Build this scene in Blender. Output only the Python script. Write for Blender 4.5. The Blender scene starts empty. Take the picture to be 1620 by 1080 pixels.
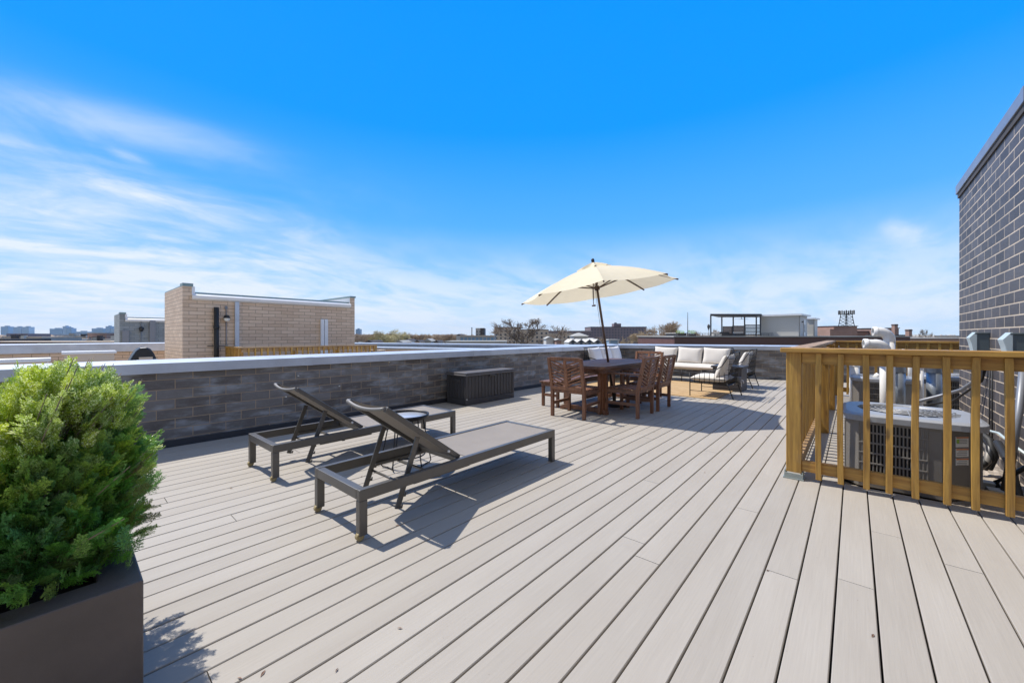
import bpy, bmesh, math, random
from mathutils import Vector, Matrix
random.seed(11)
C = bpy.context.scene.collection
scn = bpy.context.scene
R = math.radians

# ------------------------------------------------------------------ camera
FPX, EYE = 620.0, 1.2
TH = math.atan((1351.5 - 810) / FPX)
FW = Vector((-math.sin(TH), math.cos(TH), 0)); RT = Vector((math.cos(TH), math.sin(TH), 0))
cam = bpy.data.cameras.new('camera'); co = bpy.data.objects.new('camera', cam); C.objects.link(co)
co.location = (0, 0, EYE); co.rotation_euler = (R(90), 0, TH)
cam.sensor_width = 36; cam.lens = FPX / 1620 * 36; cam.shift_y = -9.5 / 1620
cam.clip_start = 0.05; cam.clip_end = 20000
scn.camera = co
scn.render.resolution_x = 1024; scn.render.resolution_y = 682

# ------------------------------------------------------------------ sun, sky, exposure
SUN = Vector((-0.66, -0.12, 1.0)).normalized()
sl = bpy.data.lights.new('sun', 'SUN'); sl.energy = 3.9; sl.angle = R(0.53); sl.color = (1.0, 0.94, 0.85)
so = bpy.data.objects.new('sun', sl); C.objects.link(so)
so.rotation_euler = SUN.to_track_quat('Z', 'Y').to_euler(); so.location = (-6, -2, 12)
scn.view_settings.view_transform = 'Standard'; scn.view_settings.look = 'None'
scn.view_settings.gamma = 1; scn.view_settings.exposure = 0.44

class NT:
    """tiny helper for node trees"""
    def __init__(s, tree): s.t = tree; s.n = tree.nodes; s.l = tree.links
    def new(s, kind, **kw):
        n = s.n.new(kind)
        for k, v in kw.items(): setattr(n, k, v)
        return n
    def put(s, sock, v):
        if isinstance(v, bpy.types.NodeSocket): s.l.new(v, sock)
        elif v is not None: sock.default_value = v
    def m(s, op, a, b=None, c=None, clamp=False):
        n = s.new('ShaderNodeMath', operation=op, use_clamp=clamp)
        s.put(n.inputs[0], a); s.put(n.inputs[1], b)
        if c is not None: s.put(n.inputs[2], c)
        return n.outputs[0]
    def vm(s, op, a, b=None):
        n = s.new('ShaderNodeVectorMath', operation=op)
        s.put(n.inputs[0], a)
        if b is not None: s.put(n.inputs[1], b)
        return n.outputs['Value'] if op in ('DOT_PRODUCT', 'LENGTH') else n.outputs[0]
    def mr(s, v, a, b, c=0.0, d=1.0, smooth=True):
        n = s.new('ShaderNodeMapRange', interpolation_type='SMOOTHSTEP' if smooth else 'LINEAR')
        s.put(n.inputs[0], v)
        for i, x in enumerate((a, b, c, d)): n.inputs[i + 1].default_value = x
        return n.outputs[0]
    def mix(s, f, a, b, mode='MIX'):
        n = s.new('ShaderNodeMix', data_type='RGBA', blend_type=mode)
        s.put(n.inputs[0], f); s.put(n.inputs[6], a); s.put(n.inputs[7], b)
        return n.outputs[2]
    def noise(s, vec, scale, detail=3, rough=0.55, dist=0.0):
        n = s.new('ShaderNodeTexNoise'); s.put(n.inputs['Vector'], vec)
        n.inputs['Scale'].default_value = scale; n.inputs['Detail'].default_value = detail
        n.inputs['Roughness'].default_value = rough; n.inputs['Distortion'].default_value = dist
        return n.outputs[0]
    def mapping(s, vec, loc=(0, 0, 0), rot=(0, 0, 0), scale=(1, 1, 1)):
        n = s.new('ShaderNodeMapping'); s.put(n.inputs[0], vec)
        n.inputs[1].default_value = loc; n.inputs[2].default_value = rot; n.inputs[3].default_value = scale
        return n.outputs[0]

def col(c): return (c[0], c[1], c[2], 1.0)

def pdir(px, py):
    v = FW * FPX + RT * (px - 810) + Vector((0, 0, 530.5 - py))
    return v.normalized()

world = bpy.data.worlds.new('World'); scn.world = world; world.use_nodes = True
W_ = NT(world.node_tree)
for n in list(W_.n): W_.n.remove(n)
wout = W_.new('ShaderNodeOutputWorld'); bg = W_.new('ShaderNodeBackground')
W_.l.new(bg.outputs[0], wout.inputs[0])
sky = W_.new('ShaderNodeTexSky', sky_type='NISHITA', sun_disc=False)
sky.sun_elevation = math.asin(SUN.z); sky.sun_rotation = math.atan2(SUN.x, SUN.y)
sky.air_density = 1.0; sky.dust_density = 0.6; sky.ozone_density = 2.2; sky.altitude = 100
tc = W_.new('ShaderNodeTexCoord'); D = tc.outputs['Generated']
sep = W_.new('ShaderNodeSeparateXYZ'); W_.put(sep.inputs[0], D)
elev = sep.outputs[2]
# air: the blue deepens quickly with height above the horizon, as on a very clear spring day
grad = W_.new('ShaderNodeValToRGB'); W_.put(grad.inputs[0], W_.mr(elev, -0.02, 0.66, 0, 1, False))
e = grad.color_ramp.elements
e[0].position = 0.0; e[0].color = col((7.3, 9.2, 11.2))
e[1].position = 1.0; e[1].color = col((0.0, 3.35, 12.2))
for p, c in ((0.10, (5.7, 8.3, 11.4)), (0.22, (3.6, 7.0, 12.0)), (0.42, (1.0, 4.9, 12.6)), (0.7, (0.02, 3.6, 12.4))):
    x = e.new(p); x.color = col(c)
base = W_.mix(0.97, sky.outputs[0], grad.outputs[0])
# cirrus: a thin layer, stretched along the wind
inv = W_.m('DIVIDE', 1.0, W_.m('ADD', W_.m('MAXIMUM', elev, 0.0), 0.20))
cmb = W_.new('ShaderNodeVectorMath', operation='SCALE'); W_.put(cmb.inputs[0], D); W_.put(cmb.inputs[3], inv)
P = W_.mapping(cmb.outputs[0], rot=(0, 0, R(-20)), scale=(1.3, 0.50, 0.0))
n1 = W_.noise(P, 1.7, 10, 0.60, 0.45)
n2 = W_.noise(W_.mapping(cmb.outputs[0], rot=(0, 0, R(-28)), scale=(1.0, 0.35, 0.0)), 0.5, 3, 0.5, 0.3)
dR = W_.vm('DOT_PRODUCT', D, tuple(RT)); dF = W_.vm('DOT_PRODUCT', D, tuple(FW))
az = W_.m('ARCTAN2', dR, dF)
left = W_.mr(az, -0.05, -0.85)
low = W_.mr(elev, 0.42, 0.10)
lowR = W_.mr(elev, 0.26, 0.05)
wis = W_.m('MULTIPLY', W_.mr(n1, 0.36, 0.72), W_.mr(n2, 0.30, 0.62))
n3 = W_.noise(W_.mapping(cmb.outputs[0], rot=(0, 0, R(-32)), scale=(1.0, .75, 0.0)), 3.4, 9, 0.62, 0.6)
veil = W_.m('MULTIPLY', W_.mr(n1, 0.28, 0.66), W_.m('MULTIPLY', W_.mr(n3, .25, .75, .3, 1.0), .70))
cl = W_.m('MULTIPLY', W_.m('MULTIPLY', left, low), W_.m('ADD', veil, W_.m('MULTIPLY', wis, W_.m('MULTIPLY', W_.mr(n3, .35, .65), 0.5))))
cr = W_.m('MULTIPLY', lowR, W_.m('MULTIPLY', W_.mr(W_.m('ADD', W_.m('MULTIPLY', n1, .6), W_.m('MULTIPLY', n3, .4)), 0.34, 0.60), 0.75))
tot = W_.m('ADD', W_.m('MULTIPLY', cl, 0.86), cr)
def streak(p1, p2, w, amp, end=0.12):
    a, b = pdir(*p1), pdir(*p2); n = a.cross(b).normalized(); along = (b - a).normalized()
    dist = W_.m('DIVIDE', W_.m('ADD', W_.vm('DOT_PRODUCT', D, tuple(n)), W_.m('MULTIPLY', W_.m('SUBTRACT', n1, 0.5), w * 1.2)), w)
    g = W_.m('POWER', 2.718, W_.m('MULTIPLY', W_.m('MULTIPLY', dist, dist), -1.0))
    t = W_.vm('DOT_PRODUCT', D, tuple(along)); ta, tb = a.dot(along), b.dot(along)
    k = W_.m('MULTIPLY', W_.mr(t, ta - end, ta + end * .3), W_.mr(t, tb + end * .5, tb - end))
    return W_.m('MULTIPLY', W_.m('MULTIPLY', g, k), W_.m('MULTIPLY', W_.mr(n1, 0.2, 0.7, 0.35, 1.0), W_.m('MULTIPLY', W_.mr(n3, .3, .7, .45, 1.25), amp)))
for s_ in (streak((-200, 120), (430, 252), 0.030, 0.34, .25), streak((-150, 185), (160, 265), 0.022, 0.50, .12),
           streak((120, 290), (480, 378), 0.030, 0.42, .2), streak((190, 243), (238, 260), 0.0075, 0.62, .028),
           streak((1412, 360), (1475, 382), 0.016, 0.62, .03), streak((-100, 350), (300, 420), .035, .35, .2),
           streak((300, 400), (560, 420), .02, .35, .15)):
    tot = W_.m('ADD', tot, s_)
tot = W_.m('MINIMUM', tot, 0.93)
# unseen cloud veil added overhead and behind, for a more neutral fill light
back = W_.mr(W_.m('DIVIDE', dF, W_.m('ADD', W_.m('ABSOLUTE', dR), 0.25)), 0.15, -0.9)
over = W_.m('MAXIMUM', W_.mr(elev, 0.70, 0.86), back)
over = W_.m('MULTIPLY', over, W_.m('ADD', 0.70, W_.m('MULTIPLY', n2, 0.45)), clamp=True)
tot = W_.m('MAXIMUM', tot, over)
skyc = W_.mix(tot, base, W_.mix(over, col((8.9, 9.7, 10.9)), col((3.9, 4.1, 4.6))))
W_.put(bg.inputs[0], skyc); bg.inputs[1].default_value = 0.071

# ------------------------------------------------------------------ mesh helpers
class MB:
    def __init__(s): s.v = []; s.f = []; s.sm = []
    def add(s, vs, fs, smooth=False):
        o = len(s.v); s.v += [tuple(v) for v in vs]
        s.f += [tuple(i + o for i in f) for f in fs]; s.sm += [smooth] * len(fs); return s
    def box(s, x0, x1, y0, y1, z0, z1):
        v = [(x0, y0, z0), (x1, y0, z0), (x1, y1, z0), (x0, y1, z0), (x0, y0, z1), (x1, y0, z1), (x1, y1, z1), (x0, y1, z1)]
        return s.add(v, [(0, 3, 2, 1), (4, 5, 6, 7), (0, 1, 5, 4), (1, 2, 6, 5), (2, 3, 7, 6), (3, 0, 4, 7)])
    def bar(s, a, b, w, h, up=(0, 0, 1)):
        a, b = Vector(a), Vector(b); d = (b - a).normalized(); up = Vector(up)
        if abs(d.dot(up)) > .98: up = Vector((0, 1, 0))
        x = d.cross(up).normalized() * (w / 2); y = x.cross(d).normalized() * (h / 2)
        v = [a - x - y, a + x - y, a + x + y, a - x + y, b - x - y, b + x - y, b + x + y, b - x + y]
        return s.add(v, [(0, 1, 2, 3), (4, 7, 6, 5), (0, 4, 5, 1), (1, 5, 6, 2), (2, 6, 7, 3), (3, 7, 4, 0)])
    def prism(s, poly, z0, z1, fn=None):
        n = len(poly); fn = fn or (lambda x, y, z: (x, y, z))
        v = [fn(x, y, z0) for x, y in poly] + [fn(x, y, z1) for x, y in poly]
        return s.add(v, [tuple(range(n))[::-1], tuple(range(n, 2 * n))] + [(i, (i + 1) % n, n + (i + 1) % n, n + i) for i in range(n)])
    def tube(s, pts, r, n=8, closed=False, caps=True):
        pts = [Vector(p) for p in pts]; m = len(pts); rr = r if isinstance(r, (list, tuple)) else [r] * m
        vs = []; prev = None
        for i, p in enumerate(pts):
            if closed: t = pts[(i + 1) % m] - pts[i - 1]
            else: t = pts[min(i + 1, m - 1)] - pts[max(i - 1, 0)]
            t.normalize()
            if prev is None:
                u = Vector((0, 0, 1)) if abs(t.z) < .9 else Vector((1, 0, 0))
                x = t.cross(u).normalized()
            else: x = (prev - t * prev.dot(t)).normalized()
            prev = x; y = t.cross(x)
            for k in range(n):
                a = 2 * math.pi * k / n; vs.append(p + (x * math.cos(a) + y * math.sin(a)) * rr[i])
        fs = []
        for i in range(m if closed else m - 1):
            j = (i + 1) % m
            for k in range(n):
                k2 = (k + 1) % n; fs.append((i * n + k, i * n + k2, j * n + k2, j * n + k))
        s.add(vs, fs, n > 4)
        if caps and not closed:
            o = len(s.v) - len(vs)
            s.f += [tuple(o + k for k in range(n))[::-1], tuple(o + (m - 1) * n + k for k in range(n))]; s.sm += [False, False]
        return s
    def lathe(s, prof, c=(0, 0, 0), n=24, smooth=True):
        vs = []; m = len(prof)
        for r, z in prof:
            for k in range(n):
                a = 2 * math.pi * k / n; vs.append((c[0] + r * math.cos(a), c[1] + r * math.sin(a), c[2] + z))
        fs = [(i * n + k, i * n + (k + 1) % n, (i + 1) * n + (k + 1) % n, (i + 1) * n + k) for i in range(m - 1) for k in range(n)]
        return s.add(vs, fs, smooth)
    def pillow(s, M, sx, sy, sz, puff=0.35, n=10, pinch=0.06, seed=0):
        """soft cushion: sx*sy face, sz thick, corners pinched; M places it"""
        rnd = random.Random(seed); ph = [rnd.uniform(0, 6) for _ in range(4)]
        vs = []; fs = []
        for side in (1, -1):
            for i in range(n + 1):
                for j in range(n + 1):
                    u = -1 + 2 * i / n; v = -1 + 2 * j / n
                    e_ = (1 - abs(u) ** 4) * (1 - abs(v) ** 4)
                    t = sz / 2 * ((1 - puff) * (e_ ** .18) + puff * (max(0, 1 - u * u) * max(0, 1 - v * v)) ** .5) if e_ > 0 else 0
                    if e_ <= 0: t = 0.12 * sz / 2
                    t += 0.02 * sz * math.sin(4 * u + ph[0]) * math.sin(3 * v + ph[1]) * e_
                    k = 1 - pinch * (1 - abs(v) ** 2) * abs(u) ** 3; l = 1 - pinch * (1 - abs(u) ** 2) * abs(v) ** 3
                    vs.append(M @ Vector((u * sx / 2 * k, v * sy / 2 * l, side * t)))
        N = (n + 1) ** 2
        for i in range(n):
            for j in range(n):
                a = i * (n + 1) + j; q = (a, a + n + 1, a + n + 2, a + 1)
                fs.append(q); fs.append(tuple(x + N for x in q[::-1]))
        rim = [i * (n + 1) for i in range(n + 1)] + [n * (n + 1) + j for j in range(1, n + 1)] + [i * (n + 1) + n for i in range(n - 1, -1, -1)] + [j for j in range(n - 1, 0, -1)]
        for a, b in zip(rim, rim[1:] + rim[:1]): fs.append((a, b, b + N, a + N))
        return s.add(vs, fs, True)
    def shift(s, off):
        s.v = [(x - off[0], y - off[1], z - off[2]) for x, y, z in s.v]; return s
    def build(s, name, mat, parent=None, bevel=0.0, label=None, seg=2):
        if parent is not None and parent.get('_w'): s.shift(parent['_w'])
        me = bpy.data.meshes.new(name); me.from_pydata(s.v, [], s.f); me.validate()
        if len(me.polygons) == len(s.sm): me.polygons.foreach_set('use_smooth', s.sm)
        bm = bmesh.new(); bm.from_mesh(me); bmesh.ops.recalc_face_normals(bm, faces=bm.faces); bm.to_mesh(me); bm.free()
        me.materials.append(mat)
        o = bpy.data.objects.new(name, me); C.objects.link(o); o.parent = parent
        if bevel:
            b = o.modifiers.new('bevel', 'BEVEL'); b.width = bevel; b.segments = seg; b.limit_method = 'ANGLE'; b.angle_limit = R(40)
        if label: o['label'] = label
        return o

def tag(o, label=None, cat=None, group=None, kind=None):
    if label: o['label'] = label
    if cat: o['category'] = cat
    if group: o['group'] = group
    if kind: o['kind'] = kind
    return o
def thing(name, loc, label, cat, group=None, rz=0, world=False):
    """empty at the thing's base; world=True: its parts are given in world coordinates"""
    o = bpy.data.objects.new(name, None); C.objects.link(o); o.location = loc; o.rotation_euler = (0, 0, rz)
    o.empty_display_size = .2
    if world: o['_w'] = tuple(loc)
    return tag(o, label, cat, group)
def dup(root, loc, rz, label, group=None):
    def rec(o, par):
        c = o.copy(); C.objects.link(c); c.parent = par
        for ch in KIDS.get(o.name, []): rec(ch, c)
        return c
    KIDS = {}
    for o in C.objects:
        if o.parent: KIDS.setdefault(o.parent.name, []).append(o)
    r = rec(root, None); r.location = loc; r.rotation_euler = (0, 0, rz); r['label'] = label
    if group: r['group'] = group
    return r
def at(px, py, Z):
    """a world point seen at pixel (px, py) of the photograph, Z metres deep"""
    v = FW * Z + RT * ((px - 810) / FPX * Z); return Vector((v.x, v.y, EYE - (py - 530.5) * Z / FPX))

# ------------------------------------------------------------------ materials
def pmat(name, c, rough=.6, metal=0, spec=.5, vary=0.0, vscale=3.0, bump=0.0, bscale=60.0, stretch=None, coat=0, trans=0, island=0.0, c2=None):
    m = bpy.data.materials.new(name); m.use_nodes = True; t = NT(m.node_tree)
    b = m.node_tree.nodes['Principled BSDF']; tcn = t.new('ShaderNodeTexCoord'); v = tcn.outputs['Object']
    if stretch: v = t.mapping(v, scale=stretch)
    cc = col(c)
    if vary or c2:
        n = t.noise(v, vscale, 5, .6)
        if c2: cc = t.mix(t.mr(n, .35, .65), cc, col(c2))
        else:
            k = t.mr(n, .3, .7, 1 - vary, 1 + vary, False)
            mx = t.new('ShaderNodeVectorMath', operation='SCALE'); t.put(mx.inputs[0], col(c)[:3]); t.put(mx.inputs[3], k); cc = mx.outputs[0]
    if island:
        g = t.new('ShaderNodeNewGeometry'); k = t.mr(g.outputs['Random Per Island'], 0, 1, 1 - island, 1 + island, False)
        mx = t.new('ShaderNodeVectorMath', operation='SCALE'); t.put(mx.inputs[0], cc if isinstance(cc, bpy.types.NodeSocket) else cc[:3]); t.put(mx.inputs[3], k); cc = mx.outputs[0]
    t.put(b.inputs['Base Color'], cc)
    b.inputs['Roughness'].default_value = rough; b.inputs['Metallic'].default_value = metal
    b.inputs['Specular IOR Level'].default_value = spec; b.inputs['Coat Weight'].default_value = coat
    if bump:
        n = t.noise(v, bscale, 3, .6); bn = t.new('ShaderNodeBump'); bn.inputs['Strength'].default_value = bump
        bn.inputs['Distance'].default_value = .01; t.put(bn.inputs['Height'], n); t.l.new(bn.outputs[0], b.inputs['Normal'])
    if trans:
        out = m.node_tree.nodes['Material Output']; tr = t.new('ShaderNodeBsdfTranslucent'); t.put(tr.inputs[0], cc)
        ms = t.new('ShaderNodeMixShader'); ms.inputs[0].default_value = trans
        t.l.new(b.outputs[0], ms.inputs[1]); t.l.new(tr.outputs[0], ms.inputs[2]); t.l.new(ms.outputs[0], out.inputs[0])
    return m

def wood(name, c1, c2, axis='y', rough=.55, coat=.15, scale=1.0, knots=True):
    m = bpy.data.materials.new(name); m.use_nodes = True; t = NT(m.node_tree)
    b = m.node_tree.nodes['Principled BSDF']; tcn = t.new('ShaderNodeTexCoord')
    g = t.new('ShaderNodeNewGeometry')
    off = t.new('ShaderNodeVectorMath', operation='SCALE'); t.put(off.inputs[0], (7.3, 5.1, 3.7)); t.put(off.inputs[3], g.outputs['Random Per Island'])
    v = t.vm('ADD', tcn.outputs['Object'], off.outputs[0])
    sc = {'x': (1.6, 28, 28), 'y': (28, 1.6, 28), 'z': (28, 28, 1.6)}[axis]
    n = t.noise(t.mapping(v, scale=tuple(k * scale for k in sc)), 1.0, 6, .62, .6)
    n3 = t.noise(t.mapping(v, scale=tuple(k * scale * 4 for k in sc)), 1.0, 3, .6)
    cc = t.mix(t.mr(n, .30, .68), col(c1), col(c2))
    cc = t.mix(t.mr(n3, .45, .75, 0, .35), cc, col([k * .45 for k in c2]))
    vo = t.new('ShaderNodeTexVoronoi'); vo.inputs['Scale'].default_value = 1.0
    t.put(vo.inputs['Vector'], t.mapping(v, scale={'x': (3.2, 11, 11), 'y': (11, 3.2, 11), 'z': (11, 11, 3.2)}[axis]))
    if knots: cc = t.mix(t.mr(vo.outputs['Distance'], .20, .07, 0, .75), cc, col([k * .28 for k in c2]))
    n6 = t.noise(v, 5.5, 4, .6); cc = t.mix(t.mr(n6, .55, .8, 0, .45), cc, col((.26, .21, .14)) if 'pine' in name else col([k * .6 for k in c1]))
    n2 = t.noise(v, 2.2, 2, .5)
    k = t.m('MULTIPLY', t.mr(n2, .3, .7, .82, 1.15, False), t.mr(g.outputs['Random Per Island'], 0, 1, .78, 1.18, False))
    mx = t.new('ShaderNodeVectorMath', operation='SCALE'); t.put(mx.inputs[0], cc); t.put(mx.inputs[3], k)
    t.put(b.inputs['Base Color'], mx.outputs[0]); b.inputs['Roughness'].default_value = rough; b.inputs['Coat Weight'].default_value = coat
    b.inputs['Coat Roughness'].default_value = .35
    bn = t.new('ShaderNodeBump'); bn.inputs['Strength'].default_value = .25; bn.inputs['Distance'].default_value = .004
    t.put(bn.inputs['Height'], n); t.l.new(bn.outputs[0], b.inputs['Normal'])
    return m

def brick(name, ca, cb, mortar, L=.3048, Hh=.1065, face='x', msize=.006, streak=.5, zoff=0.0, rough=.55, light=None, yoff=0.0):
    m = bpy.data.materials.new(name); m.use_nodes = True; t = NT(m.node_tree)
    b = m.node_tree.nodes['Principled BSDF']; tcn = t.new('ShaderNodeTexCoord'); se = t.new('ShaderNodeSeparateXYZ'); t.put(se.inputs[0], tcn.outputs['Object'])
    g = t.new('ShaderNodeNewGeometry'); sn = t.new('ShaderNodeSeparateXYZ'); t.put(sn.inputs[0], g.outputs['True Normal'])
    ax = t.m('GREATER_THAN', t.m('ABSOLUTE', sn.outputs[0]), .6)
    u = t.m('ADD', t.m('MULTIPLY', ax, se.outputs[1]), t.m('MULTIPLY', t.m('SUBTRACT', 1.0, ax), se.outputs[0]))
    cv = t.new('ShaderNodeCombineXYZ'); t.put(cv.inputs[0], t.m('ADD', u, yoff)); t.put(cv.inputs[1], t.m('ADD', se.outputs[2], zoff))
    bt = t.new('ShaderNodeTexBrick'); t.put(bt.inputs['Vector'], cv.outputs[0])
    bt.offset = .5; bt.inputs['Scale'].default_value = 1; bt.inputs['Brick Width'].default_value = L; bt.inputs['Row Height'].default_value = Hh
    bt.inputs['Mortar Size'].default_value = msize; bt.inputs['Mortar Smooth'].default_value = .25; bt.inputs['Bias'].default_value = 0
    bt.inputs['Color1'].default_value = (0, 0, 0, 1); bt.inputs['Color2'].default_value = (1, 1, 1, 1); bt.inputs['Mortar'].default_value = (.5, .5, .5, 1)
    n = t.noise(t.mapping(cv.outputs[0], scale=(3.5, 16, 1)), 1.0, 5, .65, .4)
    n2 = t.noise(cv.outputs[0], 38, 4, .7)
    f = t.m('ADD', t.m('MULTIPLY', bt.outputs['Color'], 1 - streak), t.m('MULTIPLY', t.mr(n, .25, .75), streak))
    cc = t.mix(f, col(ca), col(cb))
    if light:
        n4 = t.noise(t.mapping(cv.outputs[0], scale=(2.3, 7, 1)), 1.0, 4, .6)
        cc = t.mix(t.m('MULTIPLY', t.mr(n4, .46, .68), .75), cc, col(light))
    cc = t.mix(t.mr(n2, .5, .85, 0, .35), cc, col([k * 1.6 for k in cb]))
    n5 = t.noise(cv.outputs[0], 1.3, 3, .6)
    mo = t.mix(t.mr(n5, .3, .7), col(mortar), col([k * .7 for k in mortar]))
    cc = t.mix(bt.outputs['Fac'], cc, mo)
    t.put(b.inputs['Base Color'], cc); b.inputs['Roughness'].default_value = rough; b.inputs['Specular IOR Level'].default_value = .45
    bn = t.new('ShaderNodeBump'); bn.inputs['Strength'].default_value = .7; bn.inputs['Distance'].default_value = .006
    hgt = t.m('ADD', t.m('SUBTRACT', 1.0, bt.outputs['Fac']), t.m('MULTIPLY', n2, .25)); t.put(bn.inputs['Height'], hgt); t.l.new(bn.outputs[0], b.inputs['Normal'])
    return m

M = {}
M['deck'] = None
def deckmat():
    m = bpy.data.materials.new('composite_board'); m.use_nodes = True; t = NT(m.node_tree)
    b = m.node_tree.nodes['Principled BSDF']; tcn = t.new('ShaderNodeTexCoord'); g = t.new('ShaderNodeNewGeometry')
    rnd = g.outputs['Random Per Island']
    off = t.new('ShaderNodeVectorMath', operation='SCALE'); t.put(off.inputs[0], (3.0, 17.0, 0)); t.put(off.inputs[3], rnd)
    v = t.vm('ADD', tcn.outputs['Object'], off.outputs[0])
    fine = t.noise(t.mapping(v, scale=(150, 3.2, 1)), 1.0, 4, .7)
    mid = t.noise(t.mapping(v, scale=(26, 1.1, 1)), 1.0, 4, .6)
    big = t.noise(t.mapping(v, scale=(2.2, .5, 1)), 1.0, 3, .6)
    cc = t.mix(t.mr(big, .3, .7), col((.360, .328, .284)), col((.402, .372, .328)))
    cc = t.mix(t.mr(mid, .35, .75, 0, .28), cc, col((.355, .322, .283)))
    k = t.m('MULTIPLY', t.mr(fine, .25, .75, .93, 1.06, False), t.mr(rnd, 0, 1, .965, 1.03, False))
    mx = t.new('ShaderNodeVectorMath', operation='SCALE'); t.put(mx.inputs[0], cc); t.put(mx.inputs[3], k)
    blot = t.noise(tcn.outputs['Object'], 1.7, 5, .65)
    c2 = t.mix(t.mr(blot, .56, .8, 0, .22), mx.outputs[0], col((.28, .235, .20)))
    spk = t.noise(tcn.outputs['Object'], 55, 2, .5)
    c2 = t.mix(t.mr(spk, .74, .80, 0, .5), c2, col((.20, .17, .15)))
    t.put(b.inputs['Base Color'], c2); b.inputs['Roughness'].default_value = .68; b.inputs['Specular IOR Level'].default_value = .3
    bn = t.new('ShaderNodeBump'); bn.inputs['Strength'].default_value = .35; bn.inputs['Distance'].default_value = .002
    t.put(bn.inputs['Height'], fine); t.l.new(bn.outputs[0], b.inputs['Normal'])
    return m
M['deck'] = deckmat()
M['under'] = pmat('gap_shade_black', (.012, .011, .010), .95)  # near-black colour stands in for the shade in the board gaps
M['darkbrick'] = brick('dark_ironspot_brick', (.080, .066, .058), (.215, .205, .20), (.47, .35, .235), streak=.34, light=(.36, .385, .41), zoff=.02, msize=.0042)
M['wallbrick'] = brick('slate_brick', (.050, .044, .044), (.112, .104, .108), (.66, .54, .40), L=.3048, Hh=.1065, streak=.3, zoff=.01, msize=.0065)
M['tanbrick'] = brick('tan_brick', (.58, .41, .275), (.76, .58, .42), (.24, .17, .12), L=.36, Hh=.1045, streak=.35, msize=.005)
M['greybrick'] = brick('grey_brick', (.20, .22, .22), (.32, .34, .34), (.12, .13, .13), L=.36, Hh=.11, streak=.4)
M['redbrick'] = brick('red_brown_brick', (.10, .045, .038), (.17, .075, .06), (.11, .07, .06), L=.3, Hh=.12, streak=.4)
M['coping'] = pmat('pale_grey_metal', (.52, .56, .62), .40, .25, vary=.13, vscale=2.5)
M['copgrey'] = pmat('mid_grey_metal', (.24, .27, .33), .42, .3, vary=.12)
M['copdark'] = pmat('weathered_copper_green_metal', (.22, .31, .32), .5, .3, vary=.15)
M['whitemetal'] = pmat('white_metal', (.76, .77, .78), .4, .1, vary=.05)
M['flash'] = pmat('black_membrane', (.035, .037, .045), .6, vary=.2)
M['palefelt'] = pmat('pale_roof_membrane', (.46, .43, .38), .8, vary=.15, vscale=.6)
M['frame'] = pmat('charcoal_powder_coat', (.125, .118, .108), .38, .35, vary=.08, vscale=6, bump=.03, bscale=300)
M['sling'] = pmat('taupe_mesh_fabric', (.30, .265, .23), .75, vary=.05, vscale=5, bump=.25, bscale=500, trans=.12)
M['blackmetal'] = pmat('black_wire_metal', (.022, .021, .022), .45, .5)
M['tray'] = pmat('pale_enamel_tray', (.50, .53, .58), .28, .2, vary=.05)
M['brass'] = pmat('yellowed_caster', (.35, .28, .14), .5, .1, vary=.2, vscale=30)
M['boxres'] = pmat('dark_grey_resin', (.052, .051, .056), .5, vary=.08, vscale=12, bump=.2, bscale=60, stretch=(1, 1, .15))
M['boxlid'] = pmat('grey_resin_lid', (.12, .115, .12), .5, vary=.1, vscale=9, bump=.15, bscale=50)
M['acacia'] = wood('oiled_acacia', (.30, .135, .066), (.17, .072, .038), 'z', .5, .12)
M['acaciaX'] = wood('oiled_acacia_lengthwise', (.26, .135, .080), (.150, .074, .046), 'y', .55, .04)
M['tabletop'] = wood('greyed_acacia', (.27, .135, .078), (.165, .082, .05), 'y', .62, .0)
M['pine'] = wood('stained_pressure_treated_pine', (.62, .36, .072), (.35, .18, .034), 'z', .55, .1)
M['pineX'] = wood('stained_pine_rail', (.62, .36, .075), (.36, .18, .036), 'x', .55, .1)
M['pineY'] = wood('weathered_pine_cap', (.50, .33, .17), (.33, .20, .09), 'y', .6, .05)
M['ivory'] = pmat('ivory_canvas', (.88, .80, .60), .85, bump=.15, bscale=220, vary=.03, trans=.33)
M['polewood'] = wood('dark_walnut_pole', (.115, .062, .038), (.065, .036, .024), 'z', .4, .3)
M['cushion'] = pmat('off_white_linen', (.68, .64, .585), .9, vary=.04, bump=.3, bscale=260)
M['cushlight'] = pmat('white_linen', (.74, .73, .73), .9, vary=.03, bump=.3, bscale=260)
M['rug'] = None
def rugmat():
    m = bpy.data.materials.new('woven_jute'); m.use_nodes = True; t = NT(m.node_tree)
    b = m.node_tree.nodes['Principled BSDF']; tcn = t.new('ShaderNodeTexCoord'); v = tcn.outputs['Object']
    w = t.noise(t.mapping(v, scale=(12, 90, 1)), 1, 3, .6); n = t.noise(v, 5, 4, .6)
    cc = t.mix(t.mr(w, .3, .7), col((.50, .335, .165)), col((.36, .225, .10))); cc = t.mix(t.mr(n, .35, .7, 0, .4), cc, col((.55, .40, .22)))
    t.put(b.inputs['Base Color'], cc); b.inputs['Roughness'].default_value = .95
    bn = t.new('ShaderNodeBump'); bn.inputs['Strength'].default_value = .5; bn.inputs['Distance'].default_value = .004; t.put(bn.inputs['Height'], w); t.l.new(bn.outputs[0], b.inputs['Normal'])
    return m
M['rug'] = rugmat()
M['planter'] = pmat('dark_brown_fibre_cement', (.105, .086, .078), .46, vary=.16, vscale=5, bump=.2, bscale=260)
M['soil'] = pmat('dark_soil', (.03, .022, .015), .95, bump=.6, bscale=40)
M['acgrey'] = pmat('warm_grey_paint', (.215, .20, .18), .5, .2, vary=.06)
M['actop'] = pmat('pale_grey_paint', (.33, .34, .355), .45, .15, vary=.08)
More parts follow.
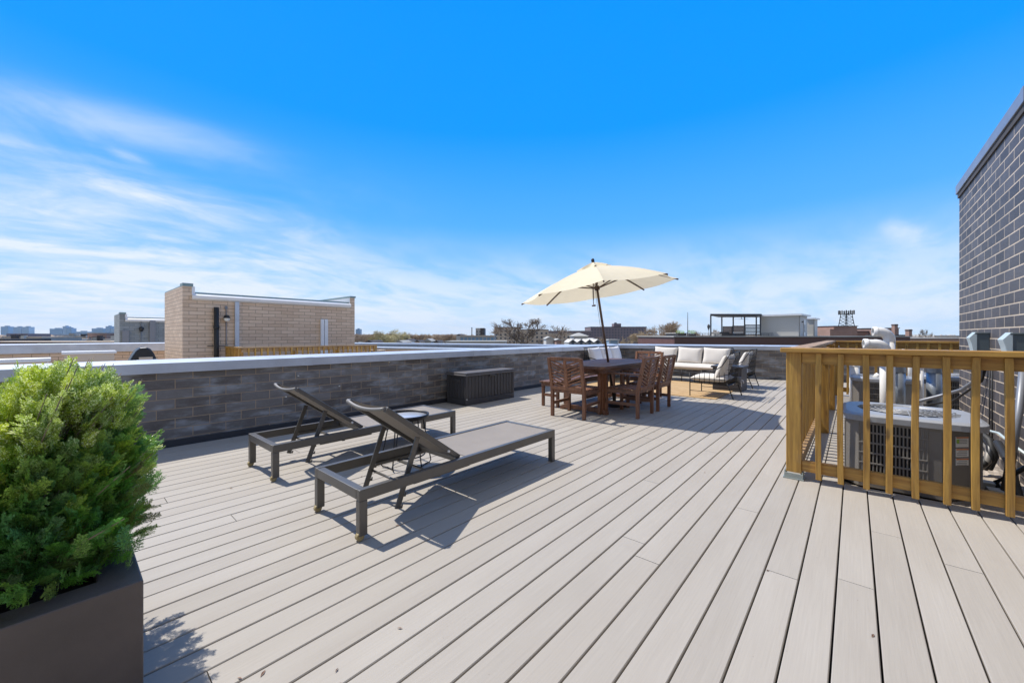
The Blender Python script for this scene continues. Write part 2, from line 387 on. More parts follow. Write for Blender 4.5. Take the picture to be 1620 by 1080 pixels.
M['acdark'] = pmat('black_fins', (.018, .018, .02), .6)
M['pvc'] = pmat('white_pvc', (.80, .79, .76), .35, vary=.04)
M['duct'] = pmat('galvanised_duct', (.28, .31, .34), .42, .6, vary=.15, vscale=9)
M['dbox'] = pmat('grey_enclosure_paint', (.52, .60, .60), .45, .2)
M['dbox_shade'] = pmat('shaded_enclosure_side', (.10, .125, .13), .5, .2)  # enclosure grey again, darkened: shade of the unlit faces put into the colour
M['conduit'] = pmat('grey_conduit', (.22, .23, .25), .45, .3)
M['galv'] = pmat('galvanised_bracket', (.34, .38, .36), .5, .6, vary=.2, vscale=25)
M['white'] = pmat('white_label_paper', (.78, .78, .74), .5)
M['orange'] = pmat('orange_print', (.70, .25, .08), .5)
M['green'] = pmat('green_print', (.30, .48, .08), .5)
M['inkgrey'] = pmat('grey_print', (.35, .35, .35), .5)
M['paver'] = pmat('pale_roof_gravel', (.42, .36, .29), .9, c2=(.24, .20, .165), vscale=9, bump=1.0, bscale=45)
M['city'] = pmat('city_ground', (.16, .15, .13), .9, c2=(.10, .105, .08), vscale=.02)
M['glass'] = pmat('dark_window_glass', (.07, .09, .11), .12, 0, .8)
M['bark'] = pmat('dark_bark', (.25, .195, .145), .9, vary=.3, vscale=2)
M['twig'] = pmat('bare_twigs', (.42, .32, .22), .9, island=.3)
M['twig2'] = pmat('straw_coloured_twigs', (.46, .36, .23), .9, island=.3)
M['twig3'] = pmat('budding_willow_twigs', (.44, .39, .20), .9, island=.3)
M['white2'] = pmat('pale_render', (.58, .57, .54), .8, vary=.08)
M['siding'] = pmat('light_grey_siding', (.48, .47, .44), .7, vary=.02, bump=.5, bscale=9, stretch=(.01, .01, 1))
M['screenwood'] = pmat('brown_slat_wood', (.20, .12, .08), .7, island=.3)
M['dkbrown'] = pmat('dark_roofing', (.06, .055, .055), .8, vary=.2)
M['beige'] = pmat('beige_masonry', (.60, .49, .38), .8, vary=.12, vscale=.3)
M['brownb'] = pmat('brown_masonry', (.34, .215, .17), .85, vary=.15, vscale=.5)
M['maroon'] = pmat('purple_brown_masonry', (.19, .14, .15), .85, vary=.1, vscale=.1)
M['greyb'] = pmat('grey_concrete', (.38, .38, .36), .85, vary=.12, vscale=.3)
M['blueb'] = pmat('haze_tinted_tower_glass', (.15, .29, .43), .4, vary=.15, vscale=.05)  # blue of distance haze put into the tower colour
M['blueb2'] = pmat('haze_tinted_tower_concrete', (.26, .38, .49), .6, vary=.15, vscale=.05)  # paler tower colour, with the haze painted in too
M['pwin'] = pmat('haze_tinted_window_bands', (.12, .24, .36), .3)  # bands tinted by the same painted haze
M['black'] = pmat('black_vinyl', (.016, .016, .018), .38, vary=.2, vscale=8)
M['black2'] = pmat('black_rubber', (.02, .02, .02), .6)

# ------------------------------------------------------------------ setting: deck, roofs, ground
XP = -5.56           # inner face of the left parapet
def farline(x): return 11.5 + .317 * (x + 5.6)     # inner face of the skewed end parapet
SP = .1403
mb = MB(); rj = random.Random(5)
k = -40
while True:
    xa = -.0649 + k * SP + .0036; xb = xa + SP - .0072
    k += 1
    if xb < XP + .03: continue
    if xa < XP + .03: xa = XP + .03
    if xa > 3.2: break
    y0 = -2.6; y1 = farline(xa) - .04 if xa < -.25 else (4.16 if xa > -.2 else farline(xa) - .04)
    y = y0 + rj.uniform(.4, 6.0)
    cuts = [y0]
    while y < y1 - .5: cuts.append(y); y += 6.1
    cuts.append(y1)
    for a, b_ in zip(cuts, cuts[1:]):
        g_ = .002; dz = rj.uniform(-.0006, .0006); c_ = .003; A, B = a + g_, b_ - g_
        x0, x1 = xa, xb
        prof = [(x0, -.024), (x0, -c_), (x0 + c_, 0), (x1 - c_, 0), (x1, -c_), (x1, -.024)]
        vs = [(x, A, z + dz) for x, z in prof] + [(x, B, z + dz) for x, z in prof]
        mb.add(vs, [(i, i + 1, i + 7, i + 6) for i in range(5)] + [(5, 4, 3, 2, 1, 0), (6, 7, 8, 9, 10, 11)])
tag(mb.build('deck', M['deck']), kind='structure')
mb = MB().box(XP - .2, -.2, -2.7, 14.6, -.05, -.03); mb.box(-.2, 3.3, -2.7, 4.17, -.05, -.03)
tag(mb.build('deck_gap_shade', M['under']), kind='structure')  # sheet laid under the boards as painted gap shade
tag(MB().add([(-60, -40, -.11), (30, -40, -.11), (30, farline(30), -.11), (-60, farline(-60), -.11)], [(0, 1, 2, 3)]).build('roof', M['palefelt']), kind='structure')
# pale gravel and pavers beside the condensers
gm = MB(); N = 46
for i in range(N + 1):
    for j in range(N + 1):
        x = -.19 + 1.30 * i / N; y = 4.18 + 9.4 * j / N
        gm.v.append((x, y, -.085 + .012 * random.random() + .02 * math.sin(x * 7) * math.sin(y * 5)))
for i in range(N):
    for j in range(N): a = i * (N + 1) + j; gm.f.append((a, a + N + 1, a + N + 2, a + 1)); gm.sm.append(False)
tag(gm.build('roof_gravel', M['paver']), kind='structure')
S = 2900
gm = MB(); n = 30
gm.add([(-S, -250, -10.5), (S, -250, -10.5), (S, S, -10.5), (-S, S, -10.5)], [(0, 1, 2, 3)])
tag(gm.build('ground', M['city']), kind='structure')

# building that carries the deck
bb = thing('row_house_block', (0, 4, -10.5), 'brick row house block that carries the roof deck, below the parapets', 'building', world=True)
MB().prism([(-19.4, -14), (5, -14), (5, farline(5) + .15), (-19.4, farline(-19.4) + .15)], -10.5, -.16).build('wall', M['tanbrick'], bb)

# ------------------------------------------------------------------ parapets
def coping(parent, p0, p1, z0, z1, inner, outer, mat, seams=3.05, first=1.0):
    """metal coping along p0-p1; inner/outer: offsets to the right (deck side) and left of the line"""
    a, b = Vector(p0), Vector(p1); d = (b - a).normalized(); nrm = Vector((d.y, -d.x))
    L = (b - a).length; m = MB(); s = MB(); pos = 0; nxt = first
    while pos < L:
        e_ = min(nxt, L); q0 = a + d * (pos + .002); q1 = a + d * (e_ - .002)
        prof = [(inner, z0), (inner, z1 - .012), (-outer, z1 + .012), (-outer, z0)]
        vs = [(q.x + nrm.x * o, q.y + nrm.y * o, z) for q in (q0, q1) for o, z in prof]
        m.add(vs, [(0, 1, 5, 4), (1, 2, 6, 5), (2, 3, 7, 6), (3, 0, 4, 7), (3, 2, 1, 0), (4, 5, 6, 7)])
        if e_ < L:
            c = a + d * e_
            pr_ = [(inner + .003, z0 - .002), (inner + .003, z1 - .009), (-outer - .003, z1 + .015), (-outer - .003, z0 - .002)]
            vs = [(q.x + nrm.x * o, q.y + nrm.y * o, z) for q in (c - d * .045, c + d * .045) for o, z in pr_]
            s.add(vs, [(0, 1, 5, 4), (1, 2, 6, 5), (2, 3, 7, 6), (3, 2, 1, 0), (4, 5, 6, 7)])
        pos = e_; nxt = e_ + seams
    o = m.build('coping', mat, parent)
    if parent.get('_w'): o['_w'] = tuple(parent['_w'])
    if s.v: s.build('coping_seam', mat, o)
    return o
pw = thing('parapet_wall', (XP - .1, 4, 0), 'long dark brick parapet wall with pale metal coping behind the sun loungers', 'parapet', world=True)
MB().box(XP - .25, XP, -3, farline(XP) + .1, -.1, .81).build('wall', M['darkbrick'], pw)
coping(pw, (XP, -3), (XP, 11.62), .802, .918, .055, .34, M['coping'], first=4.97 + .2)
MB().box(XP, XP + .02, -2.6, 11.4, -.02, .07).build('base_flashing', M['flash'], pw)
sc = MB()
for y, z in ((2.05, .66), (2.6, .47), (3.4, .77), (6.2, .72), (7.3, .73), (1.9, .40)): sc.lathe([(0, 0), (.012, 0), (.012, .012), (0, .012)], (XP + .006, y, z), 8)
sc.build('white_anchor', M['white'], pw)
pf = thing('parapet_wall', (-1, 13, 0), 'skewed dark brick parapet wall with pale coping closing the far end of the deck', 'parapet', world=True)
A0, A1 = Vector((XP - .02, farline(XP - .02))), Vector((6, farline(6)))
dd = (A1 - A0).normalized(); nn = Vector((-dd.y, dd.x)) * .25
MB().prism([tuple(A0), tuple(A1), tuple(A1 + nn), tuple(A0 + nn)], -.1, .81).build('wall', M['darkbrick'], pf)
coping(pf, (A0.x - .05, farline(A0.x - .05)), tuple(A1), .802, .918, .055, .34, M['coping'], first=.9)

# ------------------------------------------------------------------ stair bulkhead on the right
XW = 1.08
bk = thing('brick_stair_bulkhead', (XW + 2, 5, -.1), 'tall slate brick stair bulkhead with pale mortar and metal coping at the right edge', 'rooftop structure', world=True)
MB().box(XW, XW + 4, -.5, 8.05, -.1, 3.13).build('wall', M['wallbrick'], bk)
MB().box(XW - .03, XW + 4.05, -.6, 8.09, 3.13, 3.25).build('coping', M['copgrey'], bk, .006)
for y in (2.2, 5.2): MB().box(XW - .033, XW + 4.0, y, y + .08, 3.126, 3.254).build('coping_seam', M['copgrey'], bk)
MB().box(XW - .015, XW, -.5, 8.06, 3.07, 3.13).build('dark_drip_edge', M['dkbrown'], bk)

# ------------------------------------------------------------------ sun loungers
def make_lounger(label, loc):
    t = thing('sun_lounger', loc, label, 'sun lounger', 'sun loungers beside the parapet')
    w, L, z = .62, 1.97, .30
    m = MB()
    m.bar((.02, 0, z - .033), (.02, L, z - .033), .04, .066); m.bar((w - .02, 0, z - .033), (w - .02, L, z - .033), .04, .066)
    m.box(.04, w - .04, 0, .05, z - .062, z - .002); m.box(.04, w - .04, L - .05, L, z - .062, z - .002)
    m.box(.04, w - .04, .83, .87, z - .06, z - .03)
    for y in (1.25, 1.6): m.bar((.04, y, z - .05), (w - .04, y, z - .05), .03, .02)
    m.build('frame', M['frame'], t, .004)
    for x in (0, w - .045):
        for y in (0, L - .05):
            MB().box(x, x + .045, y, y + .05, 0 if y else .03, z - .066).build('leg', M['frame'], t, .003)
    for x in (.0225, w - .0225):
        wm = MB(); wm.tube([(x - .014, .012, .024), (x + .014, .012, .024)], .024, 16); wm.build('wheel', M['brass'], t, .002)
    s = MB(); n = 12
    vs = []; fs = []
    for i in range(n + 1):
        y = .86 + (L - .05 - .86) * i / n
        for j in range(9):
            x = .04 + (w - .08) * j / 8; sag = .012 * (1 - (2 * j / 8 - 1) ** 2) * math.sin(math.pi * i / n)
            vs.append((x, y, z - .006 - sag))
    for i in range(n):
        for j in range(8): a = i * 9 + j; fs.append((a, a + 1, a + 10, a + 9))
    s.add(vs, fs, True); s.v += [(x, y, z_ - .004) for x, y, z_ in vs]; s.f += [tuple(q + len(vs) for q in f[::-1]) for f in fs]; s.sm += [True] * len(fs)
    s.build('seat_panel', M['sling'], t)
    # reclining back: hinge at y=.82, top at y=.21
    h = Vector((0, .81, z - .005)); tp = Vector((0, .205, .735)); d = (tp - h).normalized(); up = Vector((0, -d.z, d.y)) * -1
    if up.z < 0: up = -up
    b = MB(); LB = (tp - h).length
    for x in (.065, w - .065): b.bar(h + Vector((x, 0, 0)), tp + Vector((x, 0, 0)), .028, .036, up)
    b.bar(h + Vector((.08, 0, 0)) + d * .02, h + Vector((w - .08, 0, 0)) + d * .02, .03, .03)
    bo = b.build('backrest_frame', M['frame'], t, .004)
    s = MB(); vs = []; fs = []
    for i in range(n + 1):
        q = h + d * (LB * i / n)
        for j in range(9):
            u = 2 * j / 8 - 1; q2 = q + Vector((.08 + (w - .16) * j / 8, 0, 0)) + up * (.018 - .030 * (1 - u * u) * min(1, (1 - i / n) * 6 + .5))
            vs.append(q2)
    for i in range(n):
        for j in range(8): a = i * 9 + j; fs.append((a, a + 1, a + 10, a + 9))
    s.add(vs, fs, True); s.v += [tuple(Vector(q) - up * .004) for q in vs]; s.f += [tuple(q + len(vs) for q in f[::-1]) for f in fs]; s.sm += [True] * len(fs)
    s.build('backrest_panel', M['sling'], t)
    # bowed head bar
    hb = MB(); pts = []
    for i in range(13):
        u = 2 * i / 12 - 1; pts.append(tp + Vector((.065 + (w - .13) * i / 12, 0, 0)) - up * (.030 * (1 - u * u)) + d * (.004))
    hb.tube(pts, .013, 8); hb.build('head_bar', M['acgrey'], t)
    # notched props
    for x in (.095, w - .095):
        a = h + Vector((x, 0, 0)) + d * .40 - up * .03; e_ = Vector((x, a.y - .16, .065)); c = MB()
        c.bar(a, e_, .012, .038, (0, 1, 0.4))
        dv = (e_ - a).normalized(); sd = Vector((0, dv.z, -dv.y))
        if sd.y < 0: sd = -sd
        for f_ in (.62, .82, .98):
            q = a + (e_ - a) * f_; c.bar(q + sd * .012, q + sd * .036 - dv * .004, .010, .014); c.bar(q + sd * .032, q + sd * .030 - dv * .022, .010, .008)
        c.build('prop_arm', M['frame'], t, .002)
    c = MB(); c.tube([(.095, a.y - .09, .20), (w - .095, a.y - .09, .20)], .009, 8)
    c.build('prop_crossbar', M['frame'], t)
    for x in (.05, w - .05): MB().bar((x, .40, z - .075), (x, .90, z - .075), .02, .022).build('notch_rail', M['frame'], t)
    c = MB(); c.bar((.05, .62, z - .09), (w - .05, .62, z - .09), .022, .012); c.build('lower_brace', M['frame'], t)
    for x in (.046, w - .046): MB().tube([(x - .008, .70, .365), (x + .008, .70, .365)], .009, 8).build('bolt', M['whitemetal'], t)
    return t
l1 = make_lounger('nearer taupe sling sun lounger with raised backrest, in front of the round tray table', (-2.78, 1.13, 0))
l2 = dup(l1, (-4.20, 1.12, 0), R(0.6), 'sun lounger closer to the parapet wall, partly hidden behind the nearer one')

# ------------------------------------------------------------------ round tray table
t = thing('side_table', (-3.14, 2.10, 0), 'small round black side table with pale tray between the two sun loungers', 'side table')
MB().lathe([(0, .452), (.19, .452), (.19, .448), (0, .448)], n=48).build('tray', M['tray'], t)
MB().lathe([(.192, .440), (.205, .440), (.207, .472), (.198, .474), (.192, .452), (.192, .440)], n=48).build('rim', M['blackmetal'], t)
for k_ in range(3):
    a = 2 * math.pi * k_ / 3 + .5; ca, sa = math.cos(a), math.sin(a)
    def q(r, s_, z): return (r * ca - s_ * sa, r * sa + s_ * ca, z)
    pts = [q(.14, -.05, .444), q(.19, -.10, .10), q(.20, -.10, .03), q(.19, -.09, .010), q(.17, -.05, .008), q(.17, .05, .008), q(.19, .09, .010), q(.20, .10, .03), q(.14, .05, .444)]
    MB().tube(pts, .0055, 8).build('leg', M['blackmetal'], t)
MB().tube([(.17 * math.cos(a), .17 * math.sin(a), .10) for a in [2 * math.pi * i / 24 for i in range(24)]], .006, 6, closed=True).build('hoop', M['blackmetal'], t)

# ------------------------------------------------------------------ storage box
t = thing('storage_box', (-5.2, 5.12, 0), 'dark grey resin deck storage box with paler lid against the parapet', 'storage box', world=True)
x0, x1, y0, y1 = -5.47, -4.97, 4.50, 5.75
m = MB(); m.box(x0 + .01, x1 - .01, y0 + .01, y1 - .01, .10, .50)
m.box(x0, x1, y0, y1, .0, .10)
n = 14
for i in range(n):
    a = y0 + .06 + (y1 - y0 - .12) * i / n; b_ = a + (y1 - y0 - .12) / n - .012
    m.box(x1 - .011, x1 - .002, a, b_, .11, .49)
for i in range(5):
    a = x0 + .06 + (x1 - x0 - .12) * i / 5; m.box(a, a + .066, y0 + .002, y0 + .011, .11, .49)
for xx, yy in ((x0, y0), (x1 - .05, y0), (x0, y1 - .05), (x1 - .05, y1 - .05)): m.box(xx - .002, xx + .052, yy - .002, yy + .052, .10, .50)
m.build('body', M['boxres'], t, .004)
m = MB(); m.box(x0 - .02, x1 + .025, y0 - .025, y1 + .025, .50, .525); m.box(x0 - .01, x1 + .012, y0 - .012, y1 + .012, .525, .56)
m.build('lid', M['boxlid'], t, .008)
MB().box(x1 + .0, x1 + .03, 5.06, 5.19, .465, .50).build('latch', M['boxres'], t, .004)
MB().box(x0 + .14, x1 - .14, y0 - .015, y0 + .005, .40, .44).build('handle', M['boxres'], t, .004)
MB().box(x1 + .0, x1 + .004, y0 + .01, y0 + .03, .10, .115).build('clip', M['whitemetal'], t)

# ------------------------------------------------------------------ dining set
def make_chair(label, loc, rz):
    t = thing('dining_chair', loc, label, 'dining chair', 'slatted acacia armchairs around the table', rz)
    w, d = .57, .54; hw = w / 2
    lm = M['acacia']
    for s in (-1, 1):
        m = MB(); x = s * (hw - .0225)
        # back leg: straight below, raked above the seat
        m.prism([(-d / 2, 0), (-d / 2 + .045, 0), (-d / 2 + .045, .40), (-d / 2 - .055, .875), (-d / 2 - .10, .875), (-d / 2 - .004, .40)], x - .0225, x + .0225, lambda a, b, c: (c, a, b))
        m.build('leg', lm, t, .003)
        MB().box(x - .0225, x + .0225, d / 2 - .045, d / 2, 0, .62).build('leg', lm, t, .003)
        m = MB(); m.prism([(-d / 2 - .03, .62), (d / 2 + .02, .62), (d / 2 + .02, .645), (-d / 2 - .03, .645)], x - .032, x + .032, lambda a, b, c: (c, a, b))
        m.build('armrest', M['acaciaX'], t, .004)
        MB().box(x - .012, x + .012, -d / 2 + .04, d / 2 - .04, .17, .215).build('side_stretcher', M['acaciaX'], t, .002)
        MB().box(x - .014, x + .014, -d / 2 + .04, d / 2 - .04, .34, .40).build('seat_rail', M['acaciaX'], t, .002)
    m = MB()
    for i in range(7):
        y = -d / 2 + .05 + i * .068; m.box(-hw + .02, hw - .02, y, y + .052, .402, .418)
    m.build('seat', M['acacia'], t, .002)
    MB().box(-hw + .045, hw - .045, d / 2 - .035, d / 2 - .010, .34, .40).build('front_rail', M['acacia'], t, .002)
    # backrest panel in the raked plane
    def bk_(x, s, th): # s 0..1 up the back
        y = -d / 2 + .0 + (-.078) * s - .0; z = .42 + s * .455; return (x, y + th, z)
    def slab(m, x0, s0, x1, s1, wd, th=.011):
        a = Vector((x0, s0 * .46)); b = Vector((x1, s1 * .46)); dv = (b - a).normalized(); nv = Vector((-dv.y, dv.x)) * wd / 2
        pl = [a - nv, b - nv, b + nv, a + nv]
        vs = [bk_(p.x, p.y / .46, tt) for tt in (-th, th) for p in pl]
        m.add(vs, [(0, 1, 2, 3), (7, 6, 5, 4), (0, 4, 5, 1), (1, 5, 6, 2), (2, 6, 7, 3), (3, 7, 4, 0)])
    m = MB()
    slab(m, -hw + .045, .965, hw - .045, .965, .050, .014); slab(m, -hw + .045, .02, hw - .045, .02, .05, .014)
    slab(m, 0, .07, 0, .93, .045, .013)
    m.build('backrest_frame', M['acacia'], t, .002)
    m = MB()
    for s in (-1, 1):
        for i in range(8):
            hh = .20 + i * .107
            if hh > 1.0: continue
            xo = hw - .045; xi = .022; so_ = min(hh, .93); si = hh - .18
            if si < .05:
                f_ = (hh - .05) / .18; xi = xo + (xi - xo) * f_; si = .05
            slab(m, s * xo, so_, s * xi, si, .024, .008)
    m.build('backrest_slats', M['acacia'], t, .001)
    MB().box(-hw + .045, hw - .045, -d / 2 + .008, -d / 2 + .03, .36, .40).build('back_rail', M['acacia'], t, .002)
    return t
c1 = make_chair('slatted acacia armchair at the near end of the dining table, its back to the camera', (-3.16, 5.09, 0), R(3))
c2 = dup(c1, (-2.60, 5.71, 0), R(90), 'nearer of the two acacia armchairs on the right long side of the dining table')
c3 = dup(c1, (-2.60, 6.46, 0), R(91), 'farther of the two acacia armchairs on the right long side of the dining table')
c4 = dup(c1, (-3.12, 7.42, 0), R(178), 'acacia armchair at the far end of the dining table, facing the camera in full sun')

t = thing('dining_table', (-3.22, 6.2, 0), 'rectangular dark acacia dining table with the umbrella pole through it', 'table')
m = MB(); hx, hy = .48, 1.06
for i in range(9):
    a = -hx + .06 + i * (2 * hx - .12) / 9; m.box(a, a + (2 * hx - .12) / 9 - .006, -hy + .10, hy - .10, .722, .742)
m.build('tabletop_slats', M['tabletop'], t, .002)
m = MB()
rc = .05
def rrect(hx, hy, r, n=5):
    p = []
    for cx_, cy_, a0 in ((hx - r, hy - r, 0), (-hx + r, hy - r, 90), (-hx + r, -hy + r, 180), (hx - r, -hy + r, 270)):
        for i in range(n + 1): a = R(a0 + 90 * i / n); p.append((cx_ + r * math.cos(a), cy_ + r * math.sin(a)))
    return p
o_ = rrect(hx, hy, .07); i_ = [(max(-hx + .065, min(hx - .065, x)), max(-hy + .105, min(hy - .105, y))) for x, y in o_]
n = len(o_)
vs = [(x, y, .705) for x, y in o_] + [(x, y, .744) for x, y in o_] + [(x, y, .705) for x, y in i_] + [(x, y, .744) for x, y in i_]
fs = []
for i in range(n):
    j = (i + 1) % n; fs += [(i, j, n + j, n + i), (n + i, n + j, 3 * n + j, 3 * n + i), (2 * n + i, 3 * n + i, 3 * n + j, 2 * n + j), (i, 2 * n + i, 2 * n + j, j)]
m.add(vs, fs); m.build('tabletop_frame', M['acaciaX'], t, .002)
m = MB(); m.box(-hx + .07, hx - .07, -hy + .12, -hy + .145, .63, .705); m.box(-hx + .07, hx - .07, hy - .145, hy - .12, .63, .705)
m.box(-hx + .07, -hx + .095, -hy + .145, hy - .145, .63, .705); m.box(hx - .095, hx - .07, -hy + .145, hy - .145, .63, .705)
m.build('apron', M['acaciaX'], t, .002)
for sx in (-1, 1):
    for sy in (-1, 1):
        x, y = sx * .31, sy * .80
        m = MB(); m.box(x - .045, x + .045, y - .03, y + .03, .09, .705); m.build('leg', M['acacia'], t, .004)
for sy in (-1, 1):
    MB().prism([(-.42, 0), (-.36, 0), (-.34, .02), (.34, .02), (.36, 0), (.42, 0), (.42, .05), (.33, .09), (-.33, .09), (-.42, .05)], sy * .80 - .035, sy * .80 + .035, lambda a, b, c: (a, c, b)).build('foot_beam', M['acacia'], t, .004)
MB().box(-.04, .04, -.77, .77, .20, .28).build('long_stretcher', M['acaciaX'], t, .004)

t = thing('bench', (-3.87, 6.12, 0), 'backless acacia bench along the left side of the dining table', 'bench')
m = MB()
for i in range(5): a = -.18 + i * .073; m.box(a, a + .062, -.78, .78, .405, .43)
m.build('seat', M['acaciaX'], t, .003)
for sx in (-1, 1):
    for sy in (-1, 1):
        MB().box(sx * .15 - .022, sx * .15 + .022, sy * .70 - .022, sy * .70 + .022, 0, .405).build('leg', M['acacia'], t, .003)
for sy in (-1, 1): MB().box(-.128, .128, sy * .70 - .012, sy * .70 + .012, .17, .215).build('stretcher', M['acacia'], t)
MB().box(-.17, .17, -.735, .735, .345, .40).build('apron', M['acaciaX'], t, .002)

# ------------------------------------------------------------------ umbrella
RC = Vector((-3.355, 6.095, 1.966)); ta, tb, phi, RU = .075, -.127, 3.703, 1.335
ROT = Matrix.Rotation(tb, 3, 'Y') @ Matrix.Rotation(ta, 3, 'X')
def U(x, y, z): return RC + ROT @ Vector((x, y, z))
nrm = ROT @ Vector((0, 0, 1)); foot = RC - nrm * ((RC.z - .06) / nrm.z)
t = thing('patio_umbrella', (foot.x, foot.y, 0), 'open ivory canvas patio umbrella tilting left over the dining table', 'umbrella', world=True)
MB().tube([foot, RC + nrm * .50], .021, 16).build('pole', M['polewood'], t)
def canopy(r0, h0, r1, h1, z_off=0.0, sag=.0, nr=6, gap=None):
    m = MB(); vs = []; fs = []; nk = 8; sub = 6
    for i in range(nr + 1):
        f = i / nr; r = r0 + (r1 - r0) * f; h = h0 + (h1 - h0) * f + .035 * math.sin(math.pi * f) * (1 if r1 > .6 else .2)
        for k in range(nk * sub):
            seg = k // sub; u = (k % sub) / sub
            a0, a1 = phi + seg * math.pi / 4, phi + (seg + 1) * math.pi / 4
            p = Vector((math.cos(a0), math.sin(a0))) * (1 - u) + Vector((math.cos(a1), math.sin(a1))) * u
            dip = sag * 4 * u * (1 - u) * f
            q = U(p.x * r * (1 - .5 * dip), p.y * r * (1 - .5 * dip), h - dip * .55 + z_off); vs.append(q)
    K = nk * sub
    for i in range(nr):
        for k in range(K): fs.append((i * K + k, i * K + (k + 1) % K, (i + 1) * K + (k + 1) % K, (i + 1) * K + k))
    m.add(vs, fs, False); return m
cn = canopy(.20, .405, RU, 0.0, sag=.05); co_ = cn.build('canopy', M['ivory'], t)
# narrow hem
vt = canopy(.01, .50, .30, .395, .012, sag=.12, nr=3).build('vent_flap', M['ivory'], t)
m = MB(); m.lathe([(0, 0), (.022, .0), (.026, .02), (.030, .045), (.022, .07), (0, .08)], n=12); m.v = [tuple(U(x, y, z + .50)) for x, y, z in m.v]; m.build('finial', M['black2'], t)
m = MB(); m.lathe([(.021, 0), (.05, 0), (.05, .05), (.021, .05)], n=16); m.v = [tuple(U(x, y, z + .40)) for x, y, z in m.v]; m.build('top_hub', M['polewood'], t)
m = MB(); m.lathe([(.021, 0), (.045, 0), (.045, .07), (.021, .07)], n=16); m.v = [tuple(U(x, y, z + .02)) for x, y, z in m.v]; m.build('runner_hub', M['polewood'], t)
for k_ in range(8):
    a = phi + k_ * math.pi / 4; c, s = math.cos(a), math.sin(a)
    def rb(r, h): return U(r * c, r * s, h)
    m = MB(); pts = [rb(.04, .42)] + [rb(r, .405 * (1 - (r - .20) / (RU - .20)) + .035 * math.sin(math.pi * (r - .2) / (RU - .2)) - .016) for r in (.35, .55, .75, .95, 1.15, RU + .01)]
    for p, q_ in zip(pts, pts[1:]): m.bar(p, q_, .016, .024, nrm)
    m.build('rib', M['polewood'], t)
    MB().bar(rb(.04, .055), rb(.70, .225), .013, .018, nrm).build('strut', M['polewood'], t)
m = MB(); m.tube([U(-.05, -.06, .05), U(-.07, -.08, -.22), U(-.04, -.05, -.24)], .006, 6); m.tube([U(-.022, -.03, .03), U(-.03, -.035, -.55), U(-.022, -.026, -1.1)], .003, 5)
m.box(*[v for v in (U(-.07, -.08, -.24).x - .03, U(-.07, -.08, -.24).x + .03, U(-.07, -.08, -.24).y - .01, U(-.07, -.08, -.24).y + .01, U(-.07, -.08, -.24).z - .012, U(-.07, -.08, -.24).z + .012)])
m.build('pulley_cord', M['polewood'], t)
t = thing('umbrella_base', (foot.x, foot.y, 0), 'round dark umbrella base under the dining table', 'umbrella base')
MB().lathe([(0, 0), (.23, 0), (.23, .03), (.19, .05), (.05, .07), (0, .07)], n=32).build('weight', M['black2'], t, 0)
MB().tube([(0, 0, .06), (0, 0, .30)], .03, 14, caps=False).build('socket', M['black2'], t)

# ------------------------------------------------------------------ rug and lounge set
tag(MB().box(-4.95, -1.95, 8.02, 10.55, .002, .014).build('jute_rug', M['rug'], None, .003), 'pale straw jute rug under the lounge furniture', 'rug')

def make_sofa(label, loc, rz, w=2.0, light=False, group='black wire framed sofas with pale cushions'):
    """origin at the centre of the footprint, faces -y"""
    t = thing('wire_sofa', loc, label, 'sofa', group, rz)
    d = .76; hw = w / 2; b = M['blackmetal']
    m = MB(); r = .011
    # base frame
    m.tube([(-hw, -d / 2, .30), (hw, -d / 2, .30), (hw, d / 2, .30), (-hw, d / 2, .30)], r, 8, closed=True)
    m.tube([(-hw, -d / 2, .14), (hw, -d / 2, .14)], .007, 6); m.tube([(-hw, d / 2 - .06, .14), (hw, d / 2 - .06, .14)], .007, 6)
    for i in range(9): x = -hw + w * i / 8; m.tube([(x, -d / 2, .30), (x, d / 2, .30)], .006, 6)
    m.build('frame', b, t)
    for sx in (-1, 1):
        MB().tube([(sx * hw, -d / 2, 0), (sx * hw, -d / 2, .56)], r, 8).build('leg', b, t)
        MB().tube([(sx * hw, d / 2 - .06, 0), (sx * hw, d / 2, .33)], r, 8).build('leg', b, t)
        m = MB(); m.tube([(sx * hw, -d / 2, .56), (sx * hw, 0, .56), (sx * hw, d / 2 - .12, .62), (sx * hw, d / 2 + .04, .87)], r, 8)
        for i in range(1, 7): y = -d / 2 + i * .10; m.tube([(sx * hw, y, .30), (sx * hw, y, .56 if y < .05 else .60)], .005, 5)
        m.build('arm', b, t)
    MB().tube([(0, -d / 2, 0), (0, -d / 2, .30)], r, 8).build('leg', b, t)
    m = MB(); m.tube([(-hw, d / 2 + .04, .87), (hw, d / 2 + .04, .87)], r, 8)
    nb = int(w / .105)
    for i in range(nb + 1): x = -hw + w * i / nb; m.tube([(x, d / 2, .30), (x, d / 2 + .04, .87)], .005, 5)
    for z in (.45, .60, .74): m.tube([(-hw, d / 2 + .01 + (z - .3) * .05, z), (hw, d / 2 + .01 + (z - .3) * .05, z)], .005, 5)
    m.build('back_grille', b, t)
    cm = M['cushlight'] if light else M['cushion']
    m = MB(); m.pillow(Matrix.Translation((0, -.03, .385)), w - .04, d - .06, .15, .25, 12, .01, 3); m.build('seat_cushion', cm, t)
    cw = (w - .06) / 3
    for i in range(3):
        x = -hw + .03 + cw * (i + .5)
        mt = Matrix.Translation((x, d / 2 - .13, .66)) @ Matrix.Rotation(R(75), 4, 'X') @ Matrix.Rotation(R(random.uniform(-4, 4)), 4, 'Z')
        MB().pillow(mt, cw - .01, .44, .19, .55, 12, .07, 10 + i).build('back_cushion', cm, t)
    return t
make_sofa('black wire sofa with three off-white back cushions along the far parapet', (-3.38, 10.98, 0), R(-1), 2.04)
make_sofa('smaller black wire sofa with three white pillows, seen above the dining table', (-5.02, 10.05, 0), R(90), 1.80, True)

